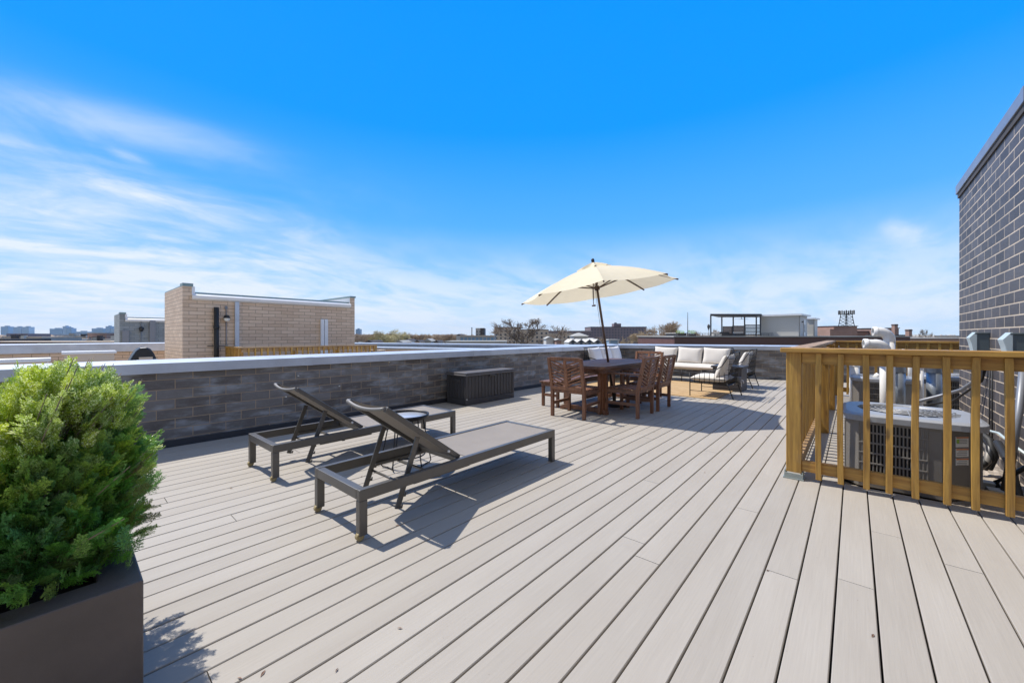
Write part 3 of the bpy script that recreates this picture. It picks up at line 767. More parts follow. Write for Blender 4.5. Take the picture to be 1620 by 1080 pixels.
def make_wire_chair(label, loc, rz, throw=False):
    """low lounge chair of black wire, origin under its middle, faces -y"""
    t = thing('wire_lounge_chair', loc, label, 'lounge chair', 'black wire lounge chairs with cushions', rz)
    w, d = .78, .70; hw = w / 2; b = M['blackmetal']
    for sx in (-1, 1):
        MB().tube([(sx * hw, -d / 2, 0), (sx * hw, -d / 2, .46)], .010, 8).build('leg', b, t)
        MB().tube([(sx * hw * .92, d / 2 + .06, 0), (sx * hw, d / 2 - .04, .30)], .010, 8).build('leg', b, t)
        m = MB()
        m.tube([(sx * hw, -d / 2, .46), (sx * hw, -.12, .475), (sx * hw, .08, .52), (sx * hw, .22, .62), (sx * hw, .32, .78), (sx * hw, .37, .875)], .009, 8)
        for i in range(1, 8):
            y = -d / 2 + i * .088; m.tube([(sx * hw, y, .28), (sx * hw, y, .47 if y < .0 else .50)], .0055, 5)
        m.build('arm', b, t)
    m = MB(); m.tube([(-hw, -d / 2, .28), (hw, -d / 2, .28), (hw, d / 2 - .03, .26), (-hw, d / 2 - .03, .26)], .009, 8, closed=True)
    m.tube([(-hw, -d / 2, .12), (-hw * .94, d / 2 + .02, .12)], .006, 6); m.tube([(hw, -d / 2, .12), (hw * .94, d / 2 + .02, .12)], .006, 6)
    for i in range(8): x = -hw + w * i / 7; m.tube([(x, -d / 2, .28), (x, d / 2 - .03, .26)], .005, 5)
    m.build('seat_frame', b, t)
    m = MB(); m.tube([(-hw, .37, .875), (hw, .37, .875)], .009, 8)
    for i in range(9): x = -hw + w * i / 8; m.tube([(x, d / 2 - .03, .26), (x, .34, .60), (x, .37, .875)], .0055, 5)
    for z, y in ((.36, .325), (.46, .33), (.56, .338), (.66, .346), (.76, .356)):
        m.tube([(-hw, min(y, .33) - (.62 - min(z, .62)) * .5, z + .0), (-hw, y, z), (hw, y, z), (hw, min(y, .33) - (.62 - min(z, .62)) * .5, z)], .0055, 5)
    m.build('back_grille', b, t)
    m = MB(); m.pillow(Matrix.Translation((0, -.04, .36)), w - .03, d - .06, .13, .25, 10, .01, 5); m.build('seat_cushion', M['cushion'], t)
    mt = Matrix.Translation((0, .19, .60)) @ Matrix.Rotation(R(68), 4, 'X')
    MB().pillow(mt, w - .10, .48, .17, .5, 12, .06, 8).build('back_cushion', M['cushion'], t)
    if throw:
        m = MB(); m.pillow(Matrix.Translation((-.36, .32, .30)) @ Matrix.Rotation(R(60), 4, 'Y'), .16, .16, .14, .6, 8, .1, 2)
        m.build('tied_bundle', M['frame'], t)
        m = MB()
        for dx, dy, dz in ((-.06, -.07, -.14), (-.02, .06, -.16), (.02, .10, -.08)):
            m.tube([(-.40, .32, .33), (-.40 + dx * .5, .32 + dy, .30), (-.40 + dx, .32 + dy * 1.2, .33 + dz)], .011, 6)
        m.build('tie', M['cushlight'], t)
    return t
make_wire_chair('nearer black wire lounge chair with off-white cushions at the edge of the rug', (-2.10, 8.55, 0), R(-90 + 180 + 180), True)
make_wire_chair('farther black wire lounge chair, behind the dark fire pit block', (-2.12, 10.52, 0), R(-90))
t = thing('fire_pit_table', (-2.07, 9.68, 0), 'dark grey block fire pit table between the two wire lounge chairs', 'fire pit')
m = MB(); m.box(-.28, .28, -.28, .28, 0, .50); m.build('body', M['boxres'], t, .006)
m = MB(); m.box(-.31, .31, -.31, .31, .50, .54); m.build('top', M['boxres'], t, .006)
t['label'] = 'dark grey block fire pit table between the two wire lounge chairs'

# ------------------------------------------------------------------ planter and shrub
PC = (-1.71, .169); PH = .42
t = thing('planter', (PC[0] - .43, PC[1] - .43, 0), 'large dark brown square planter in the near left corner', 'planter', world=True)
m = MB(); x1, y1 = PC; x0, y0 = x1 - .88, y1 - .88; w = .10
o4 = [(x0, y0), (x1, y0), (x1, y1), (x0, y1)]; i4 = [(x0 + w, y0 + w), (x1 - w, y0 + w), (x1 - w, y1 - w), (x0 + w, y1 - w)]
vs = [(x, y, 0) for x, y in o4] + [(x, y, PH) for x, y in o4] + [(x, y, PH) for x, y in i4] + [(x, y, PH - .1) for x, y in i4]
fs = [(3, 2, 1, 0)] + [(i, (i + 1) % 4, 4 + (i + 1) % 4, 4 + i) for i in range(4)] + [(4 + i, 4 + (i + 1) % 4, 8 + (i + 1) % 4, 8 + i) for i in range(4)] + [(8 + i, 8 + (i + 1) % 4, 12 + (i + 1) % 4, 12 + i) for i in range(4)]
m.add(vs, fs); m.build('box', M['planter'], t, .005, seg=3)
MB().add([(x, y, PH - .06) for x, y in i4], [(0, 1, 2, 3)]).build('soil', M['soil'], t)

def foliage_mat():
    m = bpy.data.materials.new('juniper_scales'); m.use_nodes = True; t = NT(m.node_tree)
    b = m.node_tree.nodes['Principled BSDF']; g = t.new('ShaderNodeNewGeometry'); at_ = t.new('ShaderNodeAttribute'); at_.attribute_name = 'tint'
    rnd = g.outputs['Random Per Island']
    se = t.new('ShaderNodeSeparateColor'); t.put(se.inputs[0], at_.outputs['Color'])
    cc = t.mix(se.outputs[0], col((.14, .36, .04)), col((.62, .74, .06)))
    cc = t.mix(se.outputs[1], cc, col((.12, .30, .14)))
    cc = t.mix(t.m('MULTIPLY', t.mr(rnd, .70, .78), t.mr(se.outputs[0], .6, .98, 0, .8)), cc, col((.80, .84, .55)))  # pale highlights painted onto random leaflets of the sunlit top
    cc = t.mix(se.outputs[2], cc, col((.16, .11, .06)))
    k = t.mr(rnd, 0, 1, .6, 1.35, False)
    mx = t.new('ShaderNodeVectorMath', operation='SCALE'); t.put(mx.inputs[0], cc); t.put(mx.inputs[3], k)
    t.put(b.inputs['Base Color'], mx.outputs[0]); b.inputs['Roughness'].default_value = .32; b.inputs['Specular IOR Level'].default_value = .8
    tr = t.new('ShaderNodeBsdfTranslucent'); t.put(tr.inputs[0], mx.outputs[0]); ms = t.new('ShaderNodeMixShader'); ms.inputs[0].default_value = .42
    out = m.node_tree.nodes['Material Output']; t.l.new(b.outputs[0], ms.inputs[1]); t.l.new(tr.outputs[0], ms.inputs[2]); t.l.new(ms.outputs[0], out.inputs[0])
    return m
M['foliage'] = foliage_mat()

def make_shrub():
    rnd = random.Random(3)
    t = thing('conifer_shrub', (-2.12, -.22, PH - .06), 'dense bright green feathery conifer shrub growing in the brown planter', 'shrub', world=True)
    # a few flat feathery sprays, reused with jitter
    def spray(rs):
        """list of leaflet quads (4 points) in a local frame: x along the twig, y across, z normal"""
        q = []
        def leaf(p, d, L, wd, n):
            s = d.cross(n).normalized() * wd; e_ = p + d * L
            q.append((p, p + d * L * .5 + s, e_, p + d * L * .5 - s))
        def twig(p, d, L, lvl):
            n = 7 if lvl == 0 else (4 if lvl == 1 else 3)
            for i in range(n):
                f = (i + .6) / n; pp = p + d * L * f
                nz = Vector((rs.uniform(-.35, .35), rs.uniform(-.35, .35), 1)).normalized()
                leaf(pp - d * L / n * .5, (d + Vector((0, 0, rs.uniform(-.2, .2)))).normalized(), L / n * 1.35, .0022 if lvl else .0026, nz)
                if lvl < 2 and i < n - 0:
                    for sd in (-1, 1):
                        a = R(rs.uniform(32, 50)) * sd
                        d2 = (Matrix.Rotation(a, 3, 'Z') @ d + Vector((0, 0, rs.uniform(-.22, .28)))).normalized()
                        twig(pp, d2, L * (.50 - .30 * f) * rs.uniform(.75, 1.15) * (1 if lvl == 0 else .9), lvl + 1)
            leaf(p + d * L * .95, d, L * .12 + .003, .0024, Vector((0, 0, 1)))
        twig(Vector((0, 0, 0)), Vector((1, 0, 0)), 1.0, 0)
        return q
    def spray_scaled(rs, L):
        return spray(rs)
    rs = random.Random(8)
    base_len = .085
    temps = []
    for _ in range(7):
        q = []
        # build at final scale so leaflet widths stay real
        def leaf(p, d, L, wd, n):
            s = d.cross(n).normalized() * wd; e_ = p + d * L
            q.append((p, p + d * L * .45 + s, e_, p + d * L * .45 - s))
        def twig(p, d, L, lvl):
            n = (8, 4, 2)[lvl]
            for i in range(n):
                f = (i + .3) / n; pp = p + d * L * f
                nz = Vector((rs.uniform(-.5, .5), rs.uniform(-.5, .5), 1)).normalized()
                leaf(pp, (d + Vector((0, 0, rs.uniform(-.15, .15)))).normalized(), L / n * 1.4, (.0016, .0017, .0016)[lvl], nz)
                if lvl < 2:
                    for sd in (-1, 1):
                        d2 = (Matrix.Rotation(R(rs.uniform(30, 48)) * sd, 3, 'Z') @ d + Vector((0, 0, rs.uniform(-.25, .35)))).normalized()
                        twig(pp, d2, L * (.46 - .28 * f) * rs.uniform(.7, 1.2), lvl + 1)
        twig(Vector((0, 0, 0)), Vector((1, 0, 0)), base_len, 0); temps.append(q)
    vs = []; fs = []; cols = []
    def place(p, d, s, tint):
        up = Vector((rnd.uniform(-1, 1), rnd.uniform(-1, 1), rnd.uniform(-.3, 1))).normalized()
        x = d.normalized(); y = up.cross(x).normalized(); z = x.cross(y)
        for quad in temps[rnd.randrange(7)]:
            o = len(vs)
            for v in quad: vs.append(tuple(p + (x * v.x + y * v.y + z * v.z) * s))
            fs.append((o, o + 1, o + 2, o + 3)); cols.append(tint)
    # lobes: centre, radius (x, y, z), count, tone
    cx_, cy_ = -1.60, -.12
    lobes = [((-1.52, .03, .90), (.145, .145, .165), 620, .85), ((-1.76, -.08, .81), (.20, .20, .15), 380, .6), ((-1.64, .08, .82), (.17, .15, .16), 360, .7),
             ((-1.49, -.08, .76), (.15, .20, .14), 560, .35), ((-1.45, .02, .74), (.12, .13, .14), 420, .45), ((-1.58, -.24, .72), (.22, .24, .15), 520, .25),
             ((-1.80, -.24, .74), (.24, .24, .16), 300, .4), ((-1.70, .10, .72), (.20, .14, .14), 200, .4), ((-1.46, -.20, .67), (.12, .18, .09), 320, .1), ((-1.44, -.26, .62), (.10, .22, .06), 260, .1), ((-1.38, .02, .65), (.08, .10, .10), 160, .2)]
    # outline of the shrub: a narrower crown over a broad lower half
    HI_ = ((555, 120), (575, 150), (595, 180), (625, 205), (660, 205), (690, 196), (715, 212), (790, 222), (830, 212), (860, 185), (1100, 180))
    LO_ = ((560, 110), (580, 55), (600, 5), (620, -120), (640, -500), (1100, -900))
    def LIM(y, tb):
        if y <= tb[0][0]: return tb[0][1]
        for (a, b), (c, d) in zip(tb, tb[1:]):
            if y <= c: return b + (d - b) * (y - a) / (c - a)
        return tb[-1][1]
    br = MB()
    K_ = 1.30; EY = Vector((0, 0, EYE)); root = Vector((-2.10, -.20, PH - .08))
    for c, rr, cnt, tone in lobes:
        c = EY + (Vector(c) - Vector((.075, .070, 0)) - EY) * K_ + FW * .06; rr = [q_ * K_ for q_ in rr]; c.z = min(c.z, 1.0)
        for i in range(int(cnt * 1.4)):
            while True:
                u = Vector((rnd.gauss(0, 1), rnd.gauss(0, 1), rnd.gauss(0, 1)))
                if u.length > .1: break
            u.normalize()
            if u.z < -.55: u.z = -u.z
            depth = rnd.random() ** .55
            rad = .45 + .62 * depth + .07 * math.sin(9 * u.x + 5 * u.z) * math.cos(8 * u.y)
            p = c + Vector((u.x * rr[0], u.y * rr[1], u.z * rr[2])) * rad * rnd.uniform(.9, 1.03)
            q_ = p - EY; Zq = q_.dot(FW); xq = 810 + FPX * q_.dot(RT) / Zq + rnd.gauss(0, 11); yq = 530.5 - FPX * q_.z / Zq
            if 655 < yq < 705 and xq > 95 and rnd.random() < .55: continue
            if not (LIM(yq, LO_) <= xq <= LIM(yq, HI_)) and rnd.random() > .06: continue
            if p.z < PH: p.z = PH + rnd.uniform(-.02, .05)
            if p.z < PH - .05: continue
            out_ = (p - root).normalized()
            d = (out_ * .55 + u * .6 + Vector((0, 0, .45)) + Vector((rnd.uniform(-.75, .75), rnd.uniform(-.75, .75), rnd.uniform(-.4, .6)))).normalized()
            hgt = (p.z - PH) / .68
            ye = min(1, max(0, tone * .35 + hgt * 1.05 - .18 + rnd.uniform(-.35, .30) + .35 * math.sin(p.x * 17 + p.z * 11)))  # yellower with height: the sunlit top is put into the tint
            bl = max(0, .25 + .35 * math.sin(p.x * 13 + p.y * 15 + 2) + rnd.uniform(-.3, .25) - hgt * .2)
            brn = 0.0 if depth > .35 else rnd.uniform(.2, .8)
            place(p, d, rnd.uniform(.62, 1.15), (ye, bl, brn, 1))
            if i % 5 == 0: br.tube([root + (p - root) * .15, root + (p - root) * .6 + Vector((0, 0, .03)), p + d * .02], [.006, .004, .0015], 5)
    # loose outlying sprays: the tips that stick out past the crown
    tips = [(225, 600, 1.10, .9), (222, 640, 1.08, 1.0), (243, 716, 1.02, .3), (240, 770, 1.03, .2), (236, 812, 1.04, .1), (244, 832, 1.0, .15), (180, 575, 1.12, .6), (205, 665, 1.02, .9),
            (192, 590, 1.15, .5), (60, 590, 1.05, .6), (20, 600, 1.0, .5), (100, 565, 1.1, .8), (150, 562, 1.15, .9), (225, 745, 1.1, .4), (215, 700, .98, .5), (200, 850, .98, .1), (215, 790, 1.12, .3)]
    r6 = random.Random(17)
    for i in range(70):
        y_ = r6.uniform(558, 880); x_ = LIM(y_, HI_) + r6.uniform(-10, 26) if i % 3 else r6.uniform(max(0, LIM(y_, LO_)), LIM(y_, HI_))
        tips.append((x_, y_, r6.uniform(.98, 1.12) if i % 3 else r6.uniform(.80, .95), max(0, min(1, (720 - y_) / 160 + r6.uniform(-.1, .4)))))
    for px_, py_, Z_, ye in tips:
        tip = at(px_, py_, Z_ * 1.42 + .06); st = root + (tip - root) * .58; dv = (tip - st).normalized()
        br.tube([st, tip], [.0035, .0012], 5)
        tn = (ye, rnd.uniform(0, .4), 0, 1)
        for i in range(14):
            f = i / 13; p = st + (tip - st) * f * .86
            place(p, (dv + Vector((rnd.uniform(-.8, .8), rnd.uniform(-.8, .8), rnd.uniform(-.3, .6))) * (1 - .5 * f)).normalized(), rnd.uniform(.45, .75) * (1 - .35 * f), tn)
    # sprigs hanging over the front rim
    for i in range(120):
        y_ = PC[1] - rnd.uniform(.02, .80); p = Vector((PC[0] - rnd.uniform(.03, .16), y_, PH + rnd.uniform(.0, .07)))
        if y_ > PC[1] - .16: p.x -= .12
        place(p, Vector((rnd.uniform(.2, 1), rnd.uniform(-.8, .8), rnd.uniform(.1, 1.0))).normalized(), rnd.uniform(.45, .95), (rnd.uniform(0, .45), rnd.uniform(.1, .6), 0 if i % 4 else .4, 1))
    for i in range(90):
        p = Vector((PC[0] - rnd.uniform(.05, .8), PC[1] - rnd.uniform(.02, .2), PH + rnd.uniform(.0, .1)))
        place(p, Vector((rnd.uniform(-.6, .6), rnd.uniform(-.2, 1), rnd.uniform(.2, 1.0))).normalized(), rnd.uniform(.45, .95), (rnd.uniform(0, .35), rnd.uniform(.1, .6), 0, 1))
    # bare brown tips under the right side
    for i in range(26):
        p = at(rnd.uniform(180, 228), rnd.uniform(750, 850), rnd.uniform(1.35, 1.5)); d = (p - root).normalized() + Vector((rnd.uniform(-.3, .3), rnd.uniform(-.3, .3), rnd.uniform(-.4, .3)))
        place(p, d.normalized(), rnd.uniform(.4, .7), (.3, .0, rnd.uniform(.2, .9), 1))
    me = bpy.data.meshes.new('crown'); off = t['_w']
    me.from_pydata([(x - off[0], y - off[1], z - off[2]) for x, y, z in vs], [], fs)
    ca = me.color_attributes.new('tint', 'FLOAT_COLOR', 'CORNER')
    buf = []
    for c_ in cols: buf += list(c_) * 4
    ca.data.foreach_set('color', buf)
    me.materials.append(M['foliage']); o = bpy.data.objects.new('crown', me); C.objects.link(o); o.parent = t
    for i in range(6):
        a = i * 1.05; br.tube([root, root + Vector((math.cos(a) * .1, math.sin(a) * .1, .18)), root + Vector((math.cos(a) * .2, math.sin(a) * .2, .36))], [.012, .008, .003], 6)
    br.build('branches', M['bark'], t)
    return t
make_shrub()

# ------------------------------------------------------------------ stained wood railings
RZ = 1.097
def baluster(parent, x, y, rnd, along='x', z0=.035, z1=RZ - .042, w=.037, mat=None):
    m = MB(); bow = rnd.uniform(-.006, .006); lean = rnd.uniform(-.008, .008); n = 6
    vs = []
    for i in range(n + 1):
        f = i / n; dx = bow * math.sin(math.pi * f) + lean * (1 - f); z = z0 + (z1 - z0) * f
        ox, oy = (dx, 0) if along == 'x' else (0, dx)
        vs += [(x + ox + a * w / 2, y + oy + b * w / 2, z) for a, b in ((-1, -1), (1, -1), (1, 1), (-1, 1))]
    fs = [(3, 2, 1, 0), tuple(range(n * 4, n * 4 + 4))] + [(i * 4 + k, i * 4 + (k + 1) % 4, i * 4 + 4 + (k + 1) % 4, i * 4 + 4 + k) for i in range(n) for k in range(4)]
    m.add(vs, fs); o = m.build('baluster', mat or M['pine'], parent, .0025)
    return o
rr = random.Random(4)
t = thing('deck_railing', (0, 4.05, 0), 'front honey-stained wood railing whose full balusters stand before the nearest air conditioner', 'railing', 'stained wood railings fencing off the condensers', world=True)
MB().box(-.435, -.330, 4.025, 4.125, .055, RZ - .038).build('post', M['pine'], t, .004)
m = MB(); m.box(-.455, -.312, 4.005, 4.145, 0.0, .012); m.box(-.447, -.438, 4.02, 4.13, .012, .065); m.box(-.327, -.318, 4.02, 4.13, .012, .065); m.box(-.447, -.318, 4.012, 4.021, .012, .05)
m.build('post_bracket', M['galv'], t, .002)
MB().box(-.47, XW - .005, 3.965, 4.115, RZ - .038, RZ).build('cap_rail', M['pineX'], t, .006)
MB().box(-.328, XW - .005, 4.036, 4.074, RZ - .13, RZ - .040).build('top_rail', M['pineX'], t, .003)
MB().box(-.328, XW - .005, 4.036, 4.074, .075, .165).build('bottom_rail', M['pineX'], t, .003)
i = 0; x = -.213
while x < XW - .03:
    baluster(t, x + rr.uniform(-.004, .004), 4.016, rr); x += .1375
t = thing('deck_railing', (-.36, 7, 0), 'long side wood railing running away from the near post beside the condensers', 'railing', 'stained wood railings fencing off the condensers', world=True)
YF = 10.25
MB().box(-.425, -.285, 4.118, YF + .08, RZ - .036, RZ + .002).build('cap_rail', M['pineY'], t, .006)
MB().box(-.374, -.336, 4.13, YF, RZ - .13, RZ - .038).build('top_rail', M['pineY'], t, .003)
MB().box(-.374, -.336, 4.13, YF, .075, .165).build('bottom_rail', M['pineY'], t, .003)
for y in (6.2, 8.2, YF): MB().box(-.333, -.235, y - .05, y + .05, 0, RZ - .04).build('post', M['pine'], t, .004)
y = 4.25
while y < YF: baluster(t, -.394, y, rr, 'y'); y += .1375
t = thing('deck_railing', (2, YF, 0), 'farthest wood railing section, seen in shade above the white vent pipes', 'railing', 'stained wood railings fencing off the condensers', world=True)
MB().box(-.283, 4.6, YF - .07, YF + .07, RZ - .036, RZ).build('cap_rail', M['pineX'], t, .006)
MB().box(-.23, 4.6, YF - .02, YF + .02, RZ - .15, RZ - .038).build('top_rail', M['pineX'], t, .003)
MB().box(-.23, 4.6, YF - .02, YF + .02, .075, .165).build('bottom_rail', M['pineX'], t, .003)
x = -.10
while x < 4.5: baluster(t, x, YF - .042, rr); x += .1375

# ------------------------------------------------------------------ condensers
def make_ac(label, x0, y0, w, d, z0, z1, wall_detail=True, body=None, topm=None):
    t = thing('air_conditioner', (x0 + w / 2, y0 + d / 2, z0), label, 'air conditioner', 'air conditioner condensers behind the railing', world=True)
    body = body or M['acgrey']; topm = topm or M['actop']
    ch = .09
    def foot(o, c=ch): # chamfered outline
        return [(x0 - o + c, y0 - o), (x0 + w + o - c * 2.6, y0 - o), (x0 + w + o, y0 - o + c * 2.6), (x0 + w + o, y0 + d + o - c), (x0 + w + o - c, y0 + d + o), (x0 - o + c, y0 + d + o), (x0 - o, y0 + d + o - c), (x0 - o, y0 - o + c)]
    MB().prism(foot(-.02), z0 + .03, z1 - .05).build('coil', M['acdark'], t)
    m = MB(); fp = foot(0)
    m.prism(foot(.004), z0, z0 + .035); m.prism(foot(.004), z1 - .085, z1 - .045)
    # corner panels and vertical/horizontal louvre bars round the perimeter
    def face(a, b, kind):
        a, b = Vector(a), Vector(b); L = (b - a).length; dv = (b - a) / L
        if kind == 'plain':
            m.prism([tuple(a), tuple(b), tuple(b + Vector((-dv.y, dv.x)) * .015), tuple(a + Vector((-dv.y, dv.x)) * .015)], z0 + .03, z1 - .05); return
        n_ = max(4, int(L / .022))
        for i in range(n_ + 1):
            q = a + dv * (L * i / n_); m.bar((q.x, q.y, z0 + .03), (q.x, q.y, z1 - .06), .0105, .010, (dv.x, dv.y, 0))
        for k_ in range(1, 6):
            z = z0 + .03 + (z1 - z0 - .10) * k_ / 6; m.bar((a.x, a.y, z), (b.x, b.y, z), .014, .014)
        for q, s_ in ((a, 1), (b, -1)):
            q2 = q + dv * .05 * s_; m.prism([tuple(q), tuple(q2), tuple(q2 + Vector((-dv.y, dv.x)) * .015), tuple(q + Vector((-dv.y, dv.x)) * .015)], z0 + .03, z1 - .05)
    P_ = fp
    kinds = ['grille', 'plain', 'grille', 'plain', 'grille', 'plain', 'grille', 'plain']
    for i in range(8):
        a, b = P_[i], P_[(i + 1) % 8]
        if i == 0 and wall_detail:
            mid = (a[0] + (b[0] - a[0]) * .84, a[1]); face(a, mid, 'grille'); face(mid, b, 'plain')
        else: face(a, b, kinds[i])
    m.build('cabinet', body, t, .002, seg=1)
    # lid: shallow rounded top with recessed fan grille
    def ring(o, c, z, n=48):
        cx_, cy_ = x0 + w / 2, y0 + d / 2; out = []; p_ = 2 / c
        for i in range(n):
            a = 2 * math.pi * i / n; ca_, sa_ = math.cos(a), math.sin(a)
            out.append((cx_ + (w / 2 + o) * math.copysign(abs(ca_) ** p_, ca_), cy_ + (d / 2 + o) * math.copysign(abs(sa_) ** p_, sa_), z))
        return out
    R0 = min(w, d) * .40; cx_, cy_ = x0 + w / 2, y0 + d / 2
    r1 = ring(.03, 5.5, z1 - .06); r2 = ring(.03, 5.2, z1 - .015); r3 = ring(.0, 4.5, z1)
    n_ = len(r1)
    def circ(rad, z): 
        out = []
        for p in r3:
            a = math.atan2(p[1] - cy_, p[0] - cx_); out.append((cx_ + rad * math.cos(a), cy_ + rad * math.sin(a), z))
        return out
    r4 = circ(R0, z1 + .004); r5 = circ(R0, z1 - .04)
    vs = r1 + r2 + r3 + r4 + r5; fs = []
    for k_ in range(4):
        for i in range(n_): j = (i + 1) % n_; fs.append((k_ * n_ + i, k_ * n_ + j, (k_ + 1) * n_ + j, (k_ + 1) * n_ + i))
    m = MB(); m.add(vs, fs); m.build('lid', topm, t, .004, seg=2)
    m = MB(); m.lathe([(0, 0), (R0, 0)], (cx_, cy_, z1 - .035), 32); m.build('fan_well', M['acdark'], t)
    m = MB()
    for k_ in range(1, 8): m.tube([(cx_ + R0 * k_ / 8 * math.cos(a), cy_ + R0 * k_ / 8 * math.sin(a), z1 + .006 + .012 * (1 - k_ / 8)) for a in [2 * math.pi * i / 32 for i in range(32)]], .0035, 4, closed=True)
    for k_ in range(20):
        a = 2 * math.pi * k_ / 20; m.bar((cx_ + .05 * math.cos(a), cy_ + .05 * math.sin(a), z1 + .018), (cx_ + R0 * math.cos(a), cy_ + R0 * math.sin(a), z1 + .004), .005, .004)
    m.lathe([(0, .024), (.09, .02), (.10, .012)], (cx_, cy_, z1), 20)
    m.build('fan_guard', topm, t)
    return t
ac1 = make_ac('nearest warm grey air conditioner with printed stickers, right behind the front railing', -.06, 4.42, .80, .82, -.06, .545)
# stickers on its chamfered corner
fa = Vector((-.06 + .80 - .234, 4.42)); fb_ = Vector((.74, 4.42 + .234)); dv = (fb_ - fa).normalized(); nv = Vector((dv.y, -dv.x))
def sticker(nm, s0, s1, z0, z1, mat, off=.004):
    a = fa + dv * s0 + nv * off; b = fa + dv * s1 + nv * off
    MB().prism([tuple(a), tuple(b), tuple(b - nv * .003), tuple(a - nv * .003)], z0, z1).build(nm, mat, ac1)
for k_, (za, zb) in enumerate(((.345, .425), (.27, .335), (.205, .26))):
    sticker('sticker', .11, .215, za, zb, M['white'])
    sticker('sticker_print', .112, .213, zb - .012, zb - .002, M['orange'], .0055)
    for l_ in range(3): sticker('sticker_text', .13 if l_ == 0 else .116, .20, zb - .026 - l_ * .013, zb - .021 - l_ * .013, M['inkgrey'], .0055)
sticker('sticker_print', .114, .135, .375, .405, M['green'], .006)
sticker('sticker', .24, .285, .30, .42, M['white']); sticker('sticker_print', .245, .28, .36, .40, M['green'], .006)
sticker('sticker', .235, .275, .12, .20, M['white'])
make_ac('middle air conditioner with pale lid, behind the white vent pipes', -.02, 8.05, .72, .72, -.06, .56, False)
make_ac('air conditioner half hidden behind the grey ducts, next to the brick bulkhead corner', .78, 8.95, .72, .72, -.06, .57, False)
make_ac('dark air conditioner farthest away, seen in shade just left of the bulkhead corner', 1.62, 9.20, .5, .6, -.06, .62, False, M['acdark'])

# ------------------------------------------------------------------ vent pipes and ducts
def px_at(px, Z, z): p = at(px, 530.5, Z); return Vector((p.x, p.y, z))
LFT = -RT
def arc(c0, up, side, rad, a0, a1, n=8):
    return [c0 + side * (rad * (1 - math.cos(a))) + up * (rad * math.sin(a)) for a in [a0 + (a1 - a0) * i / n for i in range(n + 1)]]
def vent(name, label, cat, group, px, Z, zt, rad, r, mat, out_len=.10, side=None, ang=100, rim=True, base=-.08, mouth=None):
    b = px_at(px, Z, 0); side = side or Vector((-1, -.25, 0)).normalized()
    t = thing(name, (b.x, b.y, base), label, cat, group, world=True)
    up = Vector((0, 0, 1)); c0 = Vector((b.x, b.y, zt - rad))
    el = arc(c0, up, side, rad, 0, R(ang)); dv = (el[-1] - el[-2]).normalized()
    MB().tube([Vector((b.x, b.y, base)), c0], r, 20).build('riser', mat, t)
    MB().tube([c0 - up * .03] + el, r * 1.07, 20, caps=False).build('elbow', mat, t)
    m = MB(); e_ = el[-1] + dv * out_len
    m.tube([el[-1] - dv * .01, e_], r * 1.0, 20, caps=False); m.tube([el[-1] - dv * .002, e_ - dv * .004], r * .86, 20, caps=False)
    m.tube([e_ - dv * .045, e_, e_ + dv * .001], [r * 1.14, r * 1.14, r * .86], 20, caps=False)
    m.build('mouth', mouth or mat, t)
    MB().tube([el[-1], el[-1] + dv * .01], r * .86, 16).build('dark_throat', M['acdark'], t)
    return t
GV = 'vent pipes and ducts rising behind the condenser'
vent('vent_pipe', 'tallest white vent pipe with its elbow turned left, standing above the front railing', 'vent pipe', GV, 1407, 5.6, 1.255, .12, .062, M['pvc'], .05, ang=95)
vent('vent_pipe', 'lower white vent pipe elbow just peeking over the front railing', 'vent pipe', GV, 1401, 5.3, 1.085, .11, .060, M['pvc'], .11, ang=95)
vent('vent_pipe', 'thin white vent pipe left of the first grey duct', 'vent pipe', GV, 1392, 4.95 + 1.0, .60, .09, .036, M['pvc'], .02, side=Vector((-1, .2, 0)).normalized(), ang=60)
vent('vent_pipe', 'thin white vent pipe between the two grey ducts', 'vent pipe', GV, 1456, 5.8, .78, .07, .036, M['pvc'], .03, ang=80)
vent('vent_duct', 'grey galvanised duct with white mouth, the left one of two', 'duct', GV, 1420, 5.75, .86, .17, .088, M['duct'], .07, ang=95, mouth=M['pvc'])
vent('vent_duct', 'grey galvanised duct with white mouth, the right one near the brick bulkhead', 'duct', GV, 1479, 5.9, .84, .17, .092, M['duct'], .07, ang=95, mouth=M['pvc'])
vent('vent_pipe', 'short thick white capped vent pipe behind the first railing balusters', 'vent pipe', GV, 1352, 6.6, .80, .10, .066, M['pvc'], .03, side=Vector((1, .2, 0)).normalized(), ang=50)
vent('vent_pipe', 'slim upright white vent pipe right of the grey ducts', 'vent pipe', GV, 1501, 6.0, .82, .05, .022, M['pvc'], .02, ang=50)
vent('vent_pipe', 'farthest white vent pipe, low above the middle condenser lid', 'vent pipe', GV, 1437, 8.6, .84, .09, .075, M['pvc'], .05, ang=85)

# ------------------------------------------------------------------ boxes, conduits and hoses on the bulkhead
def yw(px, X=XW):
    dx = (px - 810) / FPX; d = FW + RT * dx; return X / d.x * d.y
def disc(label, pxr, pxm, zt, zb):
    y = yw(pxr); t = thing('disconnect_box', (XW, y, zb), label, 'electrical box', 'grey electrical boxes on the brick bulkhead', world=True)
    w = .10; L = .15
    MB().prism([(y, zb), (y + L, zb), (y + L, zt - .02), (y, zt - .02)], XW - w + .012, XW, lambda a, b, c: (c, a, b)).build('housing', M['dbox_shade'], t, .003)
    m = MB(); m.prism([(XW - w - .03, zt - .12), (XW - w - .045, zt - .06), (XW - w + .0, zt), (XW - w + .012, zt), (XW - w + .012, zb), (XW - w - .008, zb)], y - .004, y + L + .004, lambda a, b, c: (a, c, b))
    m.build('cover', M['dbox'], t, .003)
    MB().box(XW - w - .004, XW + .0, y - .008, y + L + .008, zt - .02, zt - .004).build('rain_hood', M['dbox_shade'], t, .003)
    return y
